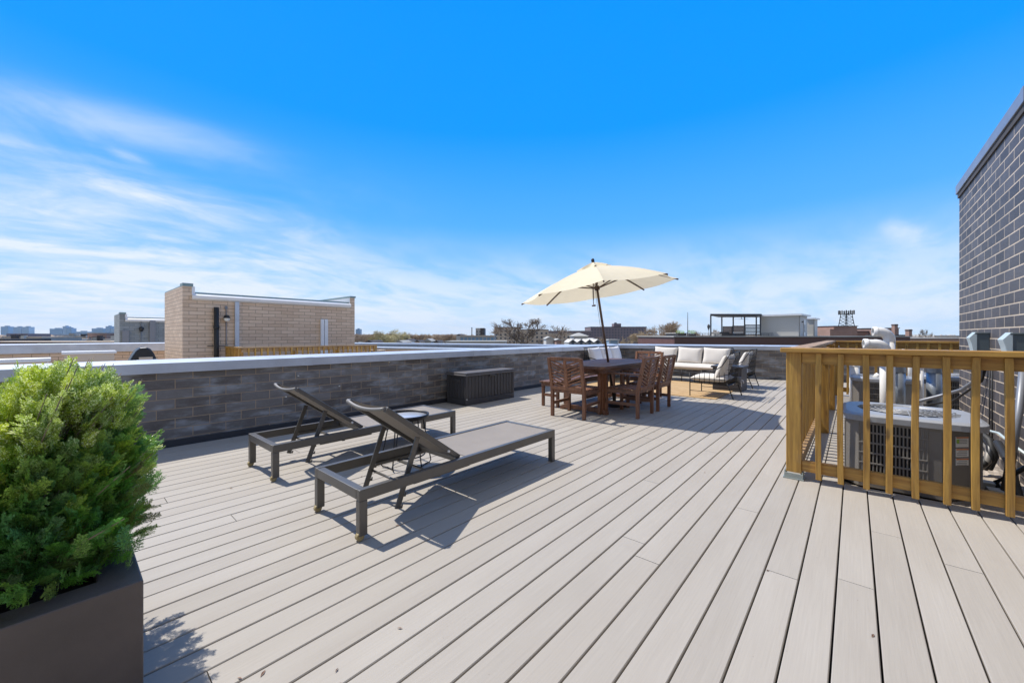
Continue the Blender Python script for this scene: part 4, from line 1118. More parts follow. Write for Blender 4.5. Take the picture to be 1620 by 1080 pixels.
y1_ = disc('grey electrical box with pale cover and shade-coloured sides on the bulkhead, farther of the two', 1566, 0, 1.235, .98)
y2_ = disc('grey electrical box on the bulkhead at the right edge, nearer of the two', 1630, 0, 1.225, .98)
t = thing('conduit', (XW - .04, y1_, 0), 'thick grey flexible conduit curving down from the farther electrical box', 'conduit', world=True)
yb = y1_ + .07
MB().tube([(XW - .05, yb, .98), (XW - .05, yb, .84), (XW - .06, yb + .02, .74), (XW - .16, yb + .22, .58), (XW - .34, yb + .40, .46), (XW - .50, yb + .3, .40)], .019, 12).build('sleeve', M['conduit'], t)
MB().tube([(XW - .02, yb, .98), (XW - .02, yb, .84), (XW - .03, yb + .1, .70), (XW - .18, yb + .5, .42), (XW - .4, yb + .8, .30)], .012, 8).build('black_cable', M['black2'], t)
for k_, dy in enumerate((-.06, -.16)):
    MB().tube([(XW - .012, y1_ + dy, .97), (XW - .012, y1_ + dy, .45), (XW - .014, y1_ + dy - .01, .05)], .007, 6).build('wall_cable', M['black2'], t)
t = thing('leaning_conduit', (XW - .2, 3.9, -.05), 'long grey pipe sleeve leaning against the bulkhead at the right edge', 'conduit', world=True)
p0 = at(1618, 640, 3.02); p1 = at(1600, 733, 2.86); p2 = at(1592, 772, 2.84)
p0 = Vector((XW - .05, 5.25 - .6, .82))
q0 = at(1621, 560, 3.05); q1 = at(1612, 650, 2.95); q2 = at(1602, 715, 2.88)
MB().tube([q0, q1, q2], .022, 12).build('sleeve', M['conduit'], t)
MB().tube([q2, at(1597, 740, 2.86), at(1590, 775, 2.9)], .024, 12).build('black_insulation', M['black2'], t)
t = thing('insulated_line_bundle', (XW - .3, 5, -.07), 'tangle of black insulated refrigerant lines on the gravel by the bulkhead', 'pipes', world=True)
rz_ = random.Random(9)
for k_ in range(4):
    o_ = .04 * k_
    MB().tube([at(1536 + 4 * k_, 668 + 6 * k_, 3.9), at(1552, 684 + 5 * k_, 3.75), at(1566, 696 + 7 * k_, 3.6), at(1574 - 6 * k_, 722 + 4 * k_, 3.55), at(1566 - 8 * k_, 742, 3.6)], [.020, .026, .028, .026, .02], 10).build('line', (M['black2'], M['black'], M['acgrey'], M['black2'])[k_], t)
MB().tube([at(1578, 700, 3.5), at(1596, 730, 3.3), at(1612, 790, 3.0), at(1640, 830, 2.9)], .03, 10).build('line', M['black2'], t)
MB().tube([at(1640, 728, 3.0), at(1600, 752, 3.1), at(1575, 762, 3.3), at(1590, 790, 3.0)], .016, 8).build('line', M['black2'], t)
t = thing('hose', (XW - .2, 5, .1), 'pale blue white hose running along the foot of the bulkhead', 'hose', world=True)
MB().tube([at(1530, 668, 4.2), at(1548, 677, 3.9), at(1580, 685, 3.5), at(1602, 703, 3.25), at(1640, 730, 3.0)], .011, 8).build('hose_line', M['dbox'], t)
for k_, (a, b, c_) in enumerate(((1583, 775, 3.1), (1553, 765, 3.3))):
    p = g_ = at(a, b, c_)
    t = thing('paver_block', (p.x, p.y, -.08), ('grey blue footing block lying on the gravel beside the bottom rail', 'smaller grey footing block on the gravel behind the bottom rail')[k_], 'block', 'footing blocks')
    MB().box(-.07, .07, -.05, .05, 0, .06).build('block', M['greyb'], t, .006)

# ------------------------------------------------------------------ neighbouring roof: bulkheads, railing, grill
def bulkhead(name_label, xp, depth, ya, yb, zt, brickm, cop, trim, spec):
    t = thing('stair_bulkhead', (xp - depth / 2, (ya + yb) / 2, -.1), name_label, 'rooftop structure', 'brick stair bulkheads on the neighbouring roofs', world=True)
    MB().box(xp - depth, xp, ya + .201, yb - .161, -.1, zt - .34).build('wall', brickm, t)
    MB().box(xp - depth, xp + .001, ya, ya + .20, -.1, zt - .05).build('end_wall', brickm, t)
    MB().box(xp - depth, xp + .001, yb - .16, yb, -.1, zt - .03).build('end_wall', brickm, t)
    m = MB(); m.box(xp - .34, xp + .03, ya - .005, ya + .23, zt - .05, zt + .035); m.box(xp - depth, xp - .34, ya + .004, ya + .23, zt - .05, zt - .02); m.build('coping', cop, t)
    MB().box(xp - depth, xp + .03, yb - .19, yb + .03, zt - .03, zt + .03).build('coping', cop, t)
    MB().box(xp - depth + .02, xp - .03, yb - .172, yb - .162, zt - .34, zt - .032).build('white_cladding', trim, t)
    MB().box(xp - .03, xp + .012, ya + .201, ya + .27, zt - .30, zt - .05).build('white_cladding', trim, t)
    MB().prism([(xp + .08, zt - .38), (xp + .10, zt - .30), (xp + .02, zt - .25), (xp - .1, zt - .24), (xp - .1, zt - .34), (xp + .003, zt - .42)], ya + .203, yb - .175, lambda a, b, c: (a, c, b)).build('gutter', trim, t)
    MB().box(xp - .16, xp - .10, ya + .24, yb - .175, zt - .30, zt - .19).build('roof_kerb', cop, t)
    MB().box(xp - depth + .02, xp - .17, ya + .203, yb - .175, zt - .338, zt - .30).build('roof', trim, t)
    return t
tb_ = bulkhead('tall tan brick stair bulkhead with pale gutter and downspout beyond the parapet', -14.0, 2.9, 2.17, 7.13, 2.62, M['tanbrick'], M['copdark'], M['whitemetal'], 0)
def onwall(px, py, X):
    dx = (px - 810) / FPX; d = FW + RT * dx; Z = X / d.x; return (Z * d.y, EYE - (py - 530.5) * Z / FPX)
ya, _ = onwall(371, 500, -14); yb_, _ = onwall(377.5, 500, -14)
MB().box(-13.997, -13.93, ya, yb_, -.1, 2.21).build('downspout', M['coping'], tb_)
ya, za = onwall(337.5, 486, -14); yb_, _ = onwall(345, 486, -14)
m = MB(); m.tube([(-13.92, (ya + yb_) / 2, -.1), (-13.92, (ya + yb_) / 2, za)], .062, 12); m.tube([(-13.92, (ya + yb_) / 2, za - .62), (-13.92, (ya + yb_) / 2, za - .54)], .075, 12)
m.bar((-13.95, ya - .15, za - 1.12), (-13.95, yb_ + .15, za - 1.12), .02, .02); m.build('black_flue', M['black2'], tb_)
ya, za = onwall(357.5, 504, -14)
m = MB(); m.tube([(-13.985, ya, za + .38), (-13.985, ya, -.1)], .012, 6); m.box(-13.995, -13.96, ya - .03, ya + .03, za + .28, za + .36); m.build('cable', M['conduit'], tb_)
m = MB(); m.lathe([(0, .13), (.05, .12), (.085, .05), (.09, .03), (0, .03)], (-13.91, ya, za - .02), 16); m.build('lamp_hood', M['black'], tb_)
MB().lathe([(.08, .03), (.065, -.04), (.03, -.06), (0, -.065)], (-13.91, ya, za - .02), 16).build('lamp_glass', M['white'], tb_)
for a in (509, 515):
    ya, za = onwall(a, 505, -14); MB().box(-14.0, -13.93, ya - .055, ya + .055, -.1, za).build('white_vent', M['whitemetal'], tb_)
tg = bulkhead('smaller grey brick stair bulkhead farther off at the left, with dark pipes', -27.0, 3.0, onwall(189, 500, -27)[0], onwall(189, 500, -27)[0] + 5, 2.30, M['greybrick'], M['copdark'], M['whitemetal'], 0)
for a, w_ in ((198.5, .12), (241, .11)):
    ya, za = onwall(a, 515, -27); MB().box(-27.0, -26.9, ya - w_, ya + w_, -.1, 1.45 if a < 200 else 1.95).build('dark_pipe', M['conduit'], tg)
ya, za = onwall(223, 520, -27); MB().lathe([(0, .12), (.1, .04), (.1, .0), (.06, -.12), (0, -.14)], (-26.85, ya, za), 12).build('wall_lamp', M['black'], tg)
MB().tube([(-26.97, ya, za + .4), (-26.97, ya, -.1)], .015, 6).build('cable', M['conduit'], tg)

# neighbouring parapets
t = thing('parapet_wall', (-19, 8, 0), 'tan brick parapet with pale coping across the neighbouring roof, left behind the shrub', 'parapet', world=True)
MB().box(-19.3, -19.02, -12, farline(-19) + .1, -.1, .66).build('wall', M['tanbrick'], t)
coping(t, (-19.02, -12), (-19.02, farline(-19)), .65, .93, .06, .36, M['coping'], first=11.5, seams=6)
t = thing('parapet_wall', (-12, farline(-12), 0), 'low tan brick parapet with double pale coping closing the far end of the neighbouring roof', 'parapet', world=True)
A0, A1 = Vector((-19.0, farline(-19.0))), Vector((XP - .36, farline(XP - .36)))
MB().prism([tuple(A0), tuple(A1), tuple(A1 + nn), tuple(A0 + nn)], -.1, .64).build('wall', M['tanbrick'], t)
coping(t, tuple(A0), tuple(A1), .64, .72, .05, .32, M['coping'], seams=3)
t = thing('parapet_wall', (-22, 16, 0), 'second pale coping line just beyond the low tan parapet, a separate wall of the next roof', 'parapet', world=True)
B0, B1 = Vector((-34, farline(-34) + 2.6)), Vector((-4.2, farline(-4.2) + 2.6))
MB().prism([tuple(B0), tuple(B1), tuple(B1 + nn), tuple(B0 + nn)], -.1, .70).build('wall', M['greybrick'], t)
coping(t, tuple(B0), tuple(B1), .70, .82, .05, .32, M['coping'], seams=5)

t = thing('neighbour_railing', (-12.5, 5, 0), 'low stained wood railing in front of the tan brick bulkhead, beyond the parapet', 'railing', world=True)
yA = yw(382, -12.5); yB = yw(595, -12.5)
MB().box(-12.58, -12.44, yA - .06, yB, .845, .882).build('cap_rail', M['pineY'], t, .004)
MB().box(-12.53, -12.49, yA, yB, .74, .843).build('top_rail', M['pineY'], t)
MB().box(-12.53, -12.49, yA, yB, .08, .17).build('bottom_rail', M['pineY'], t)
y = yA + .16
while y < yB: MB().box(-12.488, -12.45, y - .019, y + .019, .04, .845).build('baluster', M['pine'], t); y += .155
for y in (yA, (yA * 2 + yB) / 3, (yA + 2 * yB) / 3, yB): MB().box(-12.62, -12.535, y - .055, y + .055, 0, .843).build('post', M['pine'], t)
MB().box(-13.9, -12.60, yA - .07, yA + .07, .845, .882).build('cap_rail', M['pineX'], t, .004)
x = -13.8
while x < -12.6: MB().box(x - .019, x + .019, yA - .06, yA - .022, .04, .845).build('baluster', M['pine'], t); x += .11
MB().box(-13.9, -12.6, yA - .02, yA + .02, .74, .843).build('top_rail', M['pineX'], t)

yg = onwall(203, 560, -12)[0]; yh = onwall(249, 560, -12)[0]
t = thing('covered_grill', (-12, (yg + yh) / 2, 0), 'barbecue grill under a black cover on the neighbouring roof', 'grill', world=True)
L = yh - yg
m = MB(); pr_ = [(yg, .56), (yg + .02, .66), (yg + .13 * L, .76), (yg + .24 * L, .86), (yg + .38 * L, .925), (yg + .60 * L, .935), (yg + .74 * L, .90), (yg + .86 * L, .80), (yg + .95 * L, .68), (yh, .56), (yh - .02, .05), (yg + .02, .05)]
m.prism(pr_, -12.35, -11.9, lambda a, b, c: (c, a, b)); m.build('cover', M['black'], t, .03)
MB().box(-11.895, -11.86, yg + .33 * L, yg + .80 * L, .665, .72).build('handle_panel', M['beige'], t)
MB().tube([(-11.87, yg + .25 * L, .655), (-11.87, yg + .98 * L, .655)], .012, 8).build('handle', M['whitemetal'], t)
for nm, xx, pa, pb, zt, lb in (('roof_cabinet', -9.0, -60, 75, .863, 'long low brown cabinet with white top behind the parapet at the left edge'), ('roof_cabinet', -11.5, 101, 181, .885, 'shorter brown cabinet with white top, just behind the top of the shrub')):
    ya, yb2 = yw(pa, xx), yw(pb, xx)
    t = thing(nm, (xx, (ya + yb2) / 2, 0), lb, 'cabinet', 'low cabinets on the neighbouring roof', world=True)
    MB().box(xx - .35, xx, ya, yb2, 0, zt - .05).build('body', M['beige'], t, .004)
    MB().box(xx - .38, xx + .03, ya - .03, yb2 + .03, zt - .05, zt).build('top', M['whitemetal'], t, .004)
ya = yw(596, -12.2)
t = thing('roof_duct', (-12.6, ya + .5, 0), 'low dark brown duct box at the end of the neighbouring wood railing', 'duct box', world=True)
MB().box(-12.9, -12.3, yw(597, -12.3), yw(609, -12.3), 0, .66).build('body', M['dkbrown'], t)
MB().box(-12.92, -12.28, yw(597, -12.3) - .02, yw(609, -12.3) + .02, .66, .70).build('lid', M['beige'], t)

# ------------------------------------------------------------------ the city beyond
GZ = -10.5
def fbuild(name, label, px0, px1, pyt, Z, depth, mat, cat='building', win=None, group=None, cap=None, pyb=None, wmat=None, winz=None, yaw=0):
    """block whose front stands Z metres off between two directions"""
    a = at(px0, pyt, Z); b = at(px1, pyt, Z); W0 = (b - a).length; zt = a.z
    t = thing(name, (a.x, a.y, GZ), label, cat, group, TH + R(yaw))
    Hh = zt - GZ
    m = MB(); m.box(0, W0, 0, depth, 0, Hh); m.build('wall', mat, t)
    if cap: MB().box(-.15, W0 + .15, -.15, depth + .15, Hh, Hh + cap[0]).build('roof_edge', cap[1], t)
    if win:
        nx, nz, zl = win; fh = zl / nz; fw = W0 / nx
        for k_ in range(nz):
            for i in range(nx):
                x = fw * (i + .5); z = Hh - .8 - zl + fh * (k_ + .5)
                MB().box(x - fw * .2, x + fw * .2, -.06, .02, z - fh * .24, z + fh * .24).build('window', wmat or M['glass'], t)
    return t, W0, Hh
# towers on the skyline
GT = 'blue hazy tower blocks on the left horizon'
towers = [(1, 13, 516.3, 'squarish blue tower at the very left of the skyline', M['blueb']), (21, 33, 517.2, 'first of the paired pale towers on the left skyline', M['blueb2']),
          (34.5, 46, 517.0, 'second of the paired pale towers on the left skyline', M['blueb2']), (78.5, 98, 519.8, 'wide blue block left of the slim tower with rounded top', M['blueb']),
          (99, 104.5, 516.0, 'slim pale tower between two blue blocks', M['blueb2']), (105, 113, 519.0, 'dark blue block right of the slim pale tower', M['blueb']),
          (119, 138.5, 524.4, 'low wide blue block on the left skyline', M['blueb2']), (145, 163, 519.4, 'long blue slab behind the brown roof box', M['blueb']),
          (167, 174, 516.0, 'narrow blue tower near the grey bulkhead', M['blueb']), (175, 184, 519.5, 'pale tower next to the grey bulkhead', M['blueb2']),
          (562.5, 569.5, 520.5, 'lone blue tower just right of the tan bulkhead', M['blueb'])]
for i, (a, b, y, lb, mt) in enumerate(towers):
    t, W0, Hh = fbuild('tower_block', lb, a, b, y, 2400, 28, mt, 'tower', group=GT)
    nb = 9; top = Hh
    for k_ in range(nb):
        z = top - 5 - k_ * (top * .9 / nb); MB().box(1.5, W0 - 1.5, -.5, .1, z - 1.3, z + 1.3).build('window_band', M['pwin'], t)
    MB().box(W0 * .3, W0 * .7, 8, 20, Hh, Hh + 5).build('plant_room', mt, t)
# mid-distance roofs on the left
GL = 'low roofs between the neighbouring parapet and the skyline'
fbuild('low_building', 'long olive grey flat roofed building at the far left', 8, 66, 534.0, 150, 14, M['greyb'], win=(10, 2, 5), group=GL, cap=(.35, M['beige']))
fbuild('low_building', 'small dark building left of the olive grey roof', -40, 8, 536, 120, 12, M['dkbrown'], group=GL)
fbuild('low_building', 'whitewashed low building with cluttered roof on the left', 66, 108, 536.5, 170, 14, M['white2'], win=(7, 1, 3), group=GL)
fbuild('low_building', 'cream low building under the slim skyline tower', 98, 136, 531.5, 230, 20, M['beige'], win=(7, 2, 7), group=GL, cap=(.4, M['white2']))
fbuild('low_building', 'brown box shaped roof house right of the cream building', 138.5, 168.5, 527.4, 180, 18, M['brownb'], win=(4, 1, 3), group=GL, cap=(.4, M['greyb']))
fbuild('low_building', 'black fronted low building next to the grey bulkhead', 137, 186, 537.8, 110, 10, M['dkbrown'], group=GL, cap=(.15, M['white2']))
fbuild('low_building', 'long low red brick parapet line across the left background', -60, 190, 541.4, 75, 8, M['redbrick'], group=GL, cap=(.15, M['beige']))
fbuild('low_building', 'purple grey low block rising under the first skyline tower', 10, 44, 527.5, 600, 30, M['maroon'], win=(8, 2, 10), group=GL)
fbuild('low_building', 'grey arched hall roof between the skyline towers', 52, 74, 528.6, 700, 40, M['greyb'], group=GL)
for i, (a, y, Z, w_, h_) in enumerate(((75, 536.5, 168, 3, .9), (83, 536.5, 168, 2, .6), (92, 536.5, 168, 2.4, .8), (100, 536, 165, 1.5, 1.2), (143, 537, 108, 1.2, .7), (150, 537, 108, .8, 1.0), (172, 537, 108, 1.0, 1.1), (178, 537, 108, .7, .9), (16, 534, 148, 2, 1.0), (30, 534, 148, 1.2, .8), (110, 531, 228, 3, 1.4), (127, 531, 228, 2, 1.0))):
    p = at(a, y, Z)
    lb = ['wide pale roof unit on the whitewashed building, the leftmost there', 'small roof unit on the whitewashed building, second from the left', 'roof unit near the right end of the whitewashed building', 'slim tall roof vent at the seam of the whitewashed and cream buildings', 'squat vent on the black fronted roof, leftmost there', 'thin flue on the black fronted roof', 'vent on the black fronted roof beside the grey bulkhead', 'thin vent closest to the grey bulkhead', 'boxy unit on the olive grey roof, the larger one', 'boxy unit on the olive grey roof, the smaller one', 'large roof unit on the cream building', 'small roof unit on the cream building'][i]
    t = thing('roof_unit', (p.x, p.y, p.z - .4), lb, 'roof unit', 'units standing on the far roofs', TH)
    MB().box(-w_ / 2, w_ / 2, 1, 1 + w_, 0, h_ + .4).build('housing', (M['white2'], M['greyb'], M['dkbrown'])[i % 3], t)
    MB().box(-w_ / 2 - .08, w_ / 2 + .08, .92, 1.08 + w_, h_ + .4, h_ + .5).build('lid', M['dkbrown'], t)

# centre: glazed hall, stack, block
t, W0, Hh = fbuild('glazed_hall', 'long blue grey glazed hall with pale window bays left of the big bare tree', 728, 782, 531.8, 130, 16, M['greyb'], win=None, cap=(.3, M['beige']))
for i in range(9):
    x = W0 * (i + .5) / 9; MB().box(x - .42, x + .42, -.08, .02, Hh - 2.4, Hh - .5).build('window', M['blueb'], t)
    MB().box(x + .50, x + .58, -.12, .02, Hh - 2.6, Hh - .3).build('mullion', M['white2'], t)
t, W0, Hh = fbuild('annexe', 'pale end annexe at the left end of the glazed hall', 722, 729, 530.6, 131, 12, M['white2'])
MB().prism([(-.3, Hh), (W0 + .3, Hh), (W0 * .5, Hh + .5)], -.2, 12, lambda a, b, c: (a, c, b)).build('roof', M['dkbrown'], t)
t, W0, Hh = fbuild('penthouse_block', 'grey concrete plant block on top of the glazed hall', 752.5, 766, 518.9, 150, 9, M['greyb'], win=(3, 2, 2.2))
MB().box(W0 * .55, W0 + .05, -.05, 3, Hh - 2.7, Hh + .02).build('dark_bay', M['dkbrown'], t)
p = at(746.5, 518.3, 140); t = thing('smokestack', (p.x, p.y, GZ), 'thin black smokestack left of the grey plant block', 'chimney')
MB().tube([(0, 0, 0), (0, 0, p.z - GZ)], .16, 10).build('stack', M['black2'], t); MB().tube([(0, 0, p.z - GZ - .1), (0, 0, p.z - GZ + .1)], .21, 10).build('rim', M['black2'], t)
fbuild('apartment_house', 'tan brick apartment house behind the left limbs of the big bare tree', 782, 824, 518.0, 190, 10, M['beige'], win=(6, 4, 7), cap=(.2, M['brownb']))
fbuild('apartment_house', 'lower tan brick house behind the trunk of the big bare tree', 824, 868, 521.5, 200, 10, M['beige'], win=(6, 3, 6), cap=(.25, M['greyb']))
fbuild('apartment_house', 'long flat roofed tan brick row right of the big bare tree', 858, 915, 527.5, 215, 12, M['beige'], win=(9, 2, 4.5), cap=(.3, M['greyb']))
fbuild('low_building', 'pale flat roof just beyond the parapet, under the glazed hall', 705, 800, 540.5, 70, 9, M['white2'], cap=(.12, M['greyb']))
fbuild('apartment_house', 'dark roofed long school block behind the gabled row', 860, 936, 524.0, 330, 20, M['maroon'], win=(16, 2, 7), cap=(.5, M['greyb']))
t, W0, Hh = fbuild('hip_roof_house', 'small house with pale hipped roof above the gabled row', 908, 930, 531.5, 150, 10, M['white2'], win=(3, 1, 2))
MB().add([(-.5, -.5, Hh), (W0 + .5, -.5, Hh), (W0 + .5, 10.5, Hh), (-.5, 10.5, Hh), (W0 * .4, 4, Hh + 1.3), (W0 * .6, 6, Hh + 1.3)], [(0, 1, 5, 4), (1, 2, 5), (2, 3, 4, 5), (3, 0, 4)]).build('roof', M['greyb'], t)
for i in range(4):
    a = 900 + i * 13.2; Zg = 88
    t, W0, Hh = fbuild('gabled_house', ['leftmost', 'second', 'third', 'rightmost'][i] + ' of four small gabled houses in a row behind the umbrella pole', a, a + 12.4, 541.5, Zg, 8, M['greyb'], 'house', group='small gabled houses in a row')
    MB().prism([(-.12, Hh), (W0 + .12, Hh), (W0 / 2, Hh + .72)], -.1, 8, lambda x_, z_, y_: (x_, y_, z_)).build('gable_roof', M['white2'], t)
    MB().prism([(.18, Hh + .02), (W0 - .18, Hh + .02), (W0 / 2, Hh + .55)], -.14, -.08, lambda x_, z_, y_: (x_, y_, z_)).build('gable_front', M['dkbrown'], t)
    MB().box(W0 * .35, W0 * .65, -.18, -.14, Hh - .7, Hh + .1).build('window', M['glass'], t)
t, W0, Hh = fbuild('blue_shed', 'small light blue rooftop shed with white trim right of the gabled houses', 963.5, 979, 538.2, 75, 3, M['blueb2'], 'shed', cap=(.18, M['white2']))
MB().box(0, .25, -.05, 0, Hh - 2, Hh).build('white_corner', M['white2'], t); MB().box(W0 - .25, W0, -.05, 0, Hh - 2, Hh).build('white_corner', M['white2'], t)
t, W0, Hh = fbuild('hospital_block', 'large purple brown block with a grid of windows behind the umbrella pole', 934.5, 1023, 517.8, 430, 35, M['maroon'], win=(19, 5, 16), cap=(.8, M['dkbrown']))
MB().box(W0 * .45, W0 * .58, 8, 18, Hh, Hh + 4.5).build('plant_room', M['maroon'], t); MB().box(W0 * .47, W0 * .50, 8, 12, Hh + 4.5, Hh + 5.6).build('vent', M['dkbrown'], t)
t, W0, Hh = fbuild('low_building', 'small dark building with a flat roof left of the long maroon parapet', 1070, 1086, 527.5, 60, 4, M['dkbrown'], cap=(.1, M['white2']))

# maroon brick building with pergola and grey penthouse
Zm = 45
t, W0, Hh = fbuild('maroon_brick_building', 'long maroon brick building just beyond the far parapet, carrying a pergola deck', 1067, 1440, 533.0, Zm, 13, M['redbrick'], cap=(.12, M['greyb']))
t2, W1, H1 = fbuild('low_building', 'pinkish brick building right of the long maroon one', 1440, 1560, 535.6, 60, 12, M['brownb'], cap=(.15, M['white2']))
ZR = at(1200, 532.0, Zm).z
def rel(px, Z, z): p = at(px, 530.5, Z); return Vector((p.x, p.y, z))
def ht(py, Z): return EYE - (py - 530.5) * Z / FPX
t = thing('roof_railing', rel(1145, Zm + .8, ZR), 'thin black metal railing along the maroon roof edge, under the pergola', 'railing', world=True)
m = MB(); a, b = rel(1070, Zm + .8, ZR), rel(1223, Zm + .8, ZR); zt_ = ht(527.2, Zm)
m.tube([Vector((a.x, a.y, zt_)), Vector((b.x, b.y, zt_))], .03, 6); m.tube([Vector((a.x, a.y, ZR + .12)), Vector((b.x, b.y, ZR + .12))], .02, 6); m.build('rail', M['black2'], t)
for i in range(60):
    q = a + (b - a) * i / 59; MB().tube([Vector((q.x, q.y, ZR)), Vector((q.x, q.y, zt_))], .03 if i % 8 == 0 else .012, 5).build('picket', M['black2'], t)
t = thing('pergola', rel(1160, 49, ZR), 'dark flat roofed metal pergola on the maroon building', 'pergola', world=True)
Zf, Zb = 48.0, 52.5
zf, zb_ = ht(499.3, Zf), ht(503.5, Zb)
c = [at(1123.5, 499.6, Zf), at(1204, 497.8, Zf)]; zz = ht(499.2, Zf)
fa_ = rel(1123.5, Zf, zz); fb2 = rel(1205, Zf, zz); ba_ = rel(1137, Zb, zz); bb_ = rel(1206, Zb, zz)
MB().add([fa_, fb2, bb_, ba_] + [v + Vector((0, 0, .22)) for v in (fa_, fb2, bb_, ba_)], [(0, 3, 2, 1), (4, 5, 6, 7), (0, 1, 5, 4), (1, 2, 6, 5), (2, 3, 7, 6), (3, 0, 4, 7)]).build('roof', M['boxres'], t)
for i, (px_, Z_) in enumerate(((1124.5, Zf), (1142, Zb - .4), (1160, Zb - .4), (1178, Zb - .4), (1196.5, Zb - .4), (1203, Zf))):
    q = rel(px_, Z_ + .1, ZR); m = MB(); m.bar(q, Vector((q.x, q.y, zz)), .14 if i else .11, .14, (1, 0, 0)); m.build('post', M['boxres'], t)
q = rel(1173, 50, 0)
m = MB(); m.tube([Vector((q.x, q.y, zz)), Vector((q.x, q.y, zz - .35))], .03, 6)
for k_ in range(4):
    a_ = k_ * math.pi / 2 + .4; m.bar(Vector((q.x, q.y, zz - .35)), Vector((q.x + .75 * math.cos(a_), q.y + .75 * math.sin(a_), zz - .35)), .12, .02)
m.build('ceiling_fan', M['dkbrown'], t)
for nm, pa, pb, pt, lb in (('slat_screen', 1144, 1158, 516, 'short brown wood privacy screen under the left of the pergola'), ('slat_screen', 1159, 1178, 515, 'middle brown wood privacy screen under the pergola'), ('slat_screen', 1179, 1203, 513, 'dark open slat screen under the right of the pergola')):
    Zs = 53.2; t = thing(nm, rel((pa + pb) / 2, Zs, ZR), lb, 'screen', 'privacy screens under the pergola', world=True)
    z1_ = ht(pt, Zs); m = MB(); a, b = rel(pa, Zs, 0), rel(pb, Zs, 0); nS = 9 if pa < 1179 else 8
    for k_ in range(nS):
        z = ZR + .1 + (z1_ - ZR - .1) * (k_ + .5) / nS; m.bar(Vector((a.x, a.y, z)), Vector((b.x, b.y, z)), .03, (z1_ - ZR) / nS * (.86 if pa < 1179 else .62))
    m.build('slats', M['screenwood'] if pa < 1179 else M['dkbrown'], t)
    m = MB()
    for v in (a, b): m.bar(Vector((v.x, v.y, ZR)), Vector((v.x, v.y, z1_)), .08, .08, (1, 0, 0))
    m.build('frame', M['dkbrown'], t)
# penthouse
Zp = 47.5
t = thing('grey_penthouse', rel(1240, Zp, ZR), 'light grey sided penthouse with white roof trim beside the pergola', 'penthouse', world=True)
zt_ = ht(500, Zp); A = rel(1204, Zp + 1.2, 0); B = rel(1263.5, Zp - 1.6, 0); dAB = (B - A).normalized(); back = Vector((-dAB.y, dAB.x, 0))
if back.dot(FW) < 0: back = -back
def blk(m, A, B, back, d, z0, z1): 
    v = [A, B, B + back * d, A + back * d]; m.add([(p.x, p.y, z0) for p in v] + [(p.x, p.y, z1) for p in v], [(0, 3, 2, 1), (4, 5, 6, 7), (0, 1, 5, 4), (1, 2, 6, 5), (2, 3, 7, 6), (3, 0, 4, 7)]); return m
blk(MB(), A, B, back, 4.6, ZR, zt_).build('wall', M['siding'], t)
blk(MB(), A - dAB * .35 - back * .35, B + dAB * .35 - back * .35, back, 5.3, zt_, zt_ + .20).build('roof', M['whitemetal'], t)
m = blk(MB(), B + dAB * .02 + back * .35, B + dAB * .02 + back * 4.2, dAB, .05, ZR, zt_ - .02); m.build('side_cladding', M['white2'], t)
q = B + dAB * .10 + back * 2.0
m = MB(); blk(m, q, q + back * .9, dAB, .05, ZR, ZR + 2.0); m.build('door', M['whitemetal'], t)
m = MB(); blk(m, q + back * .35 + dAB * .06, q + back * .55 + dAB * .06, dAB, .04, ZR + .5, ZR + 1.4); m.build('door_pane', M['glass'], t)
q = B + dAB * .12 + back * 1.3; MB().lathe([(0, .12), (.14, .02), (.14, -.02), (0, -.05)], (q.x, q.y, zt_ - .75), 10).build('wall_lamp', M['black2'], t)
C0 = rel(1274.5, Zp + 2.6, 0); blk(MB(), C0, C0 + dAB * .82, back, 2.5, ZR, zt_ - .30).build('annexe_wall', M['white2'], t)
blk(MB(), C0 - dAB * .0 - back * .12, C0 + dAB * 1.05 - back * .12, back, 2.9, zt_ - .30, zt_ - .12).build('annexe_roof', M['whitemetal'], t)
q = C0 + dAB * .88 - back * .1; MB().tube([Vector((q.x, q.y, ZR)), Vector((q.x, q.y, zt_ - .3))], .04, 6).build('downpipe', M['dkbrown'], t)
q = rel(1088, 46.5, ZR); t = thing('antenna_mast', q, 'thin antenna mast rising from the left of the maroon roof', 'mast')
MB().tube([(0, 0, -.2), (0, 0, ht(494, 46.5) - ZR)], [.05, .025], 6).build('pole', M['black2'], t)
q = rel(1121, 47.5, ZR); t = thing('patio_heater', q, 'folded dark parasol or heater standing left of the pergola', 'heater')
MB().tube([(0, 0, -.1), (0, 0, 1.2)], .03, 6).build('pole', M['greyb'], t)
MB().lathe([(0, 1.5), (.10, 1.42), (.16, 1.2), (.11, .95), (.03, .75), (0, .75)], n=10).build('hood', M['boxres'], t)
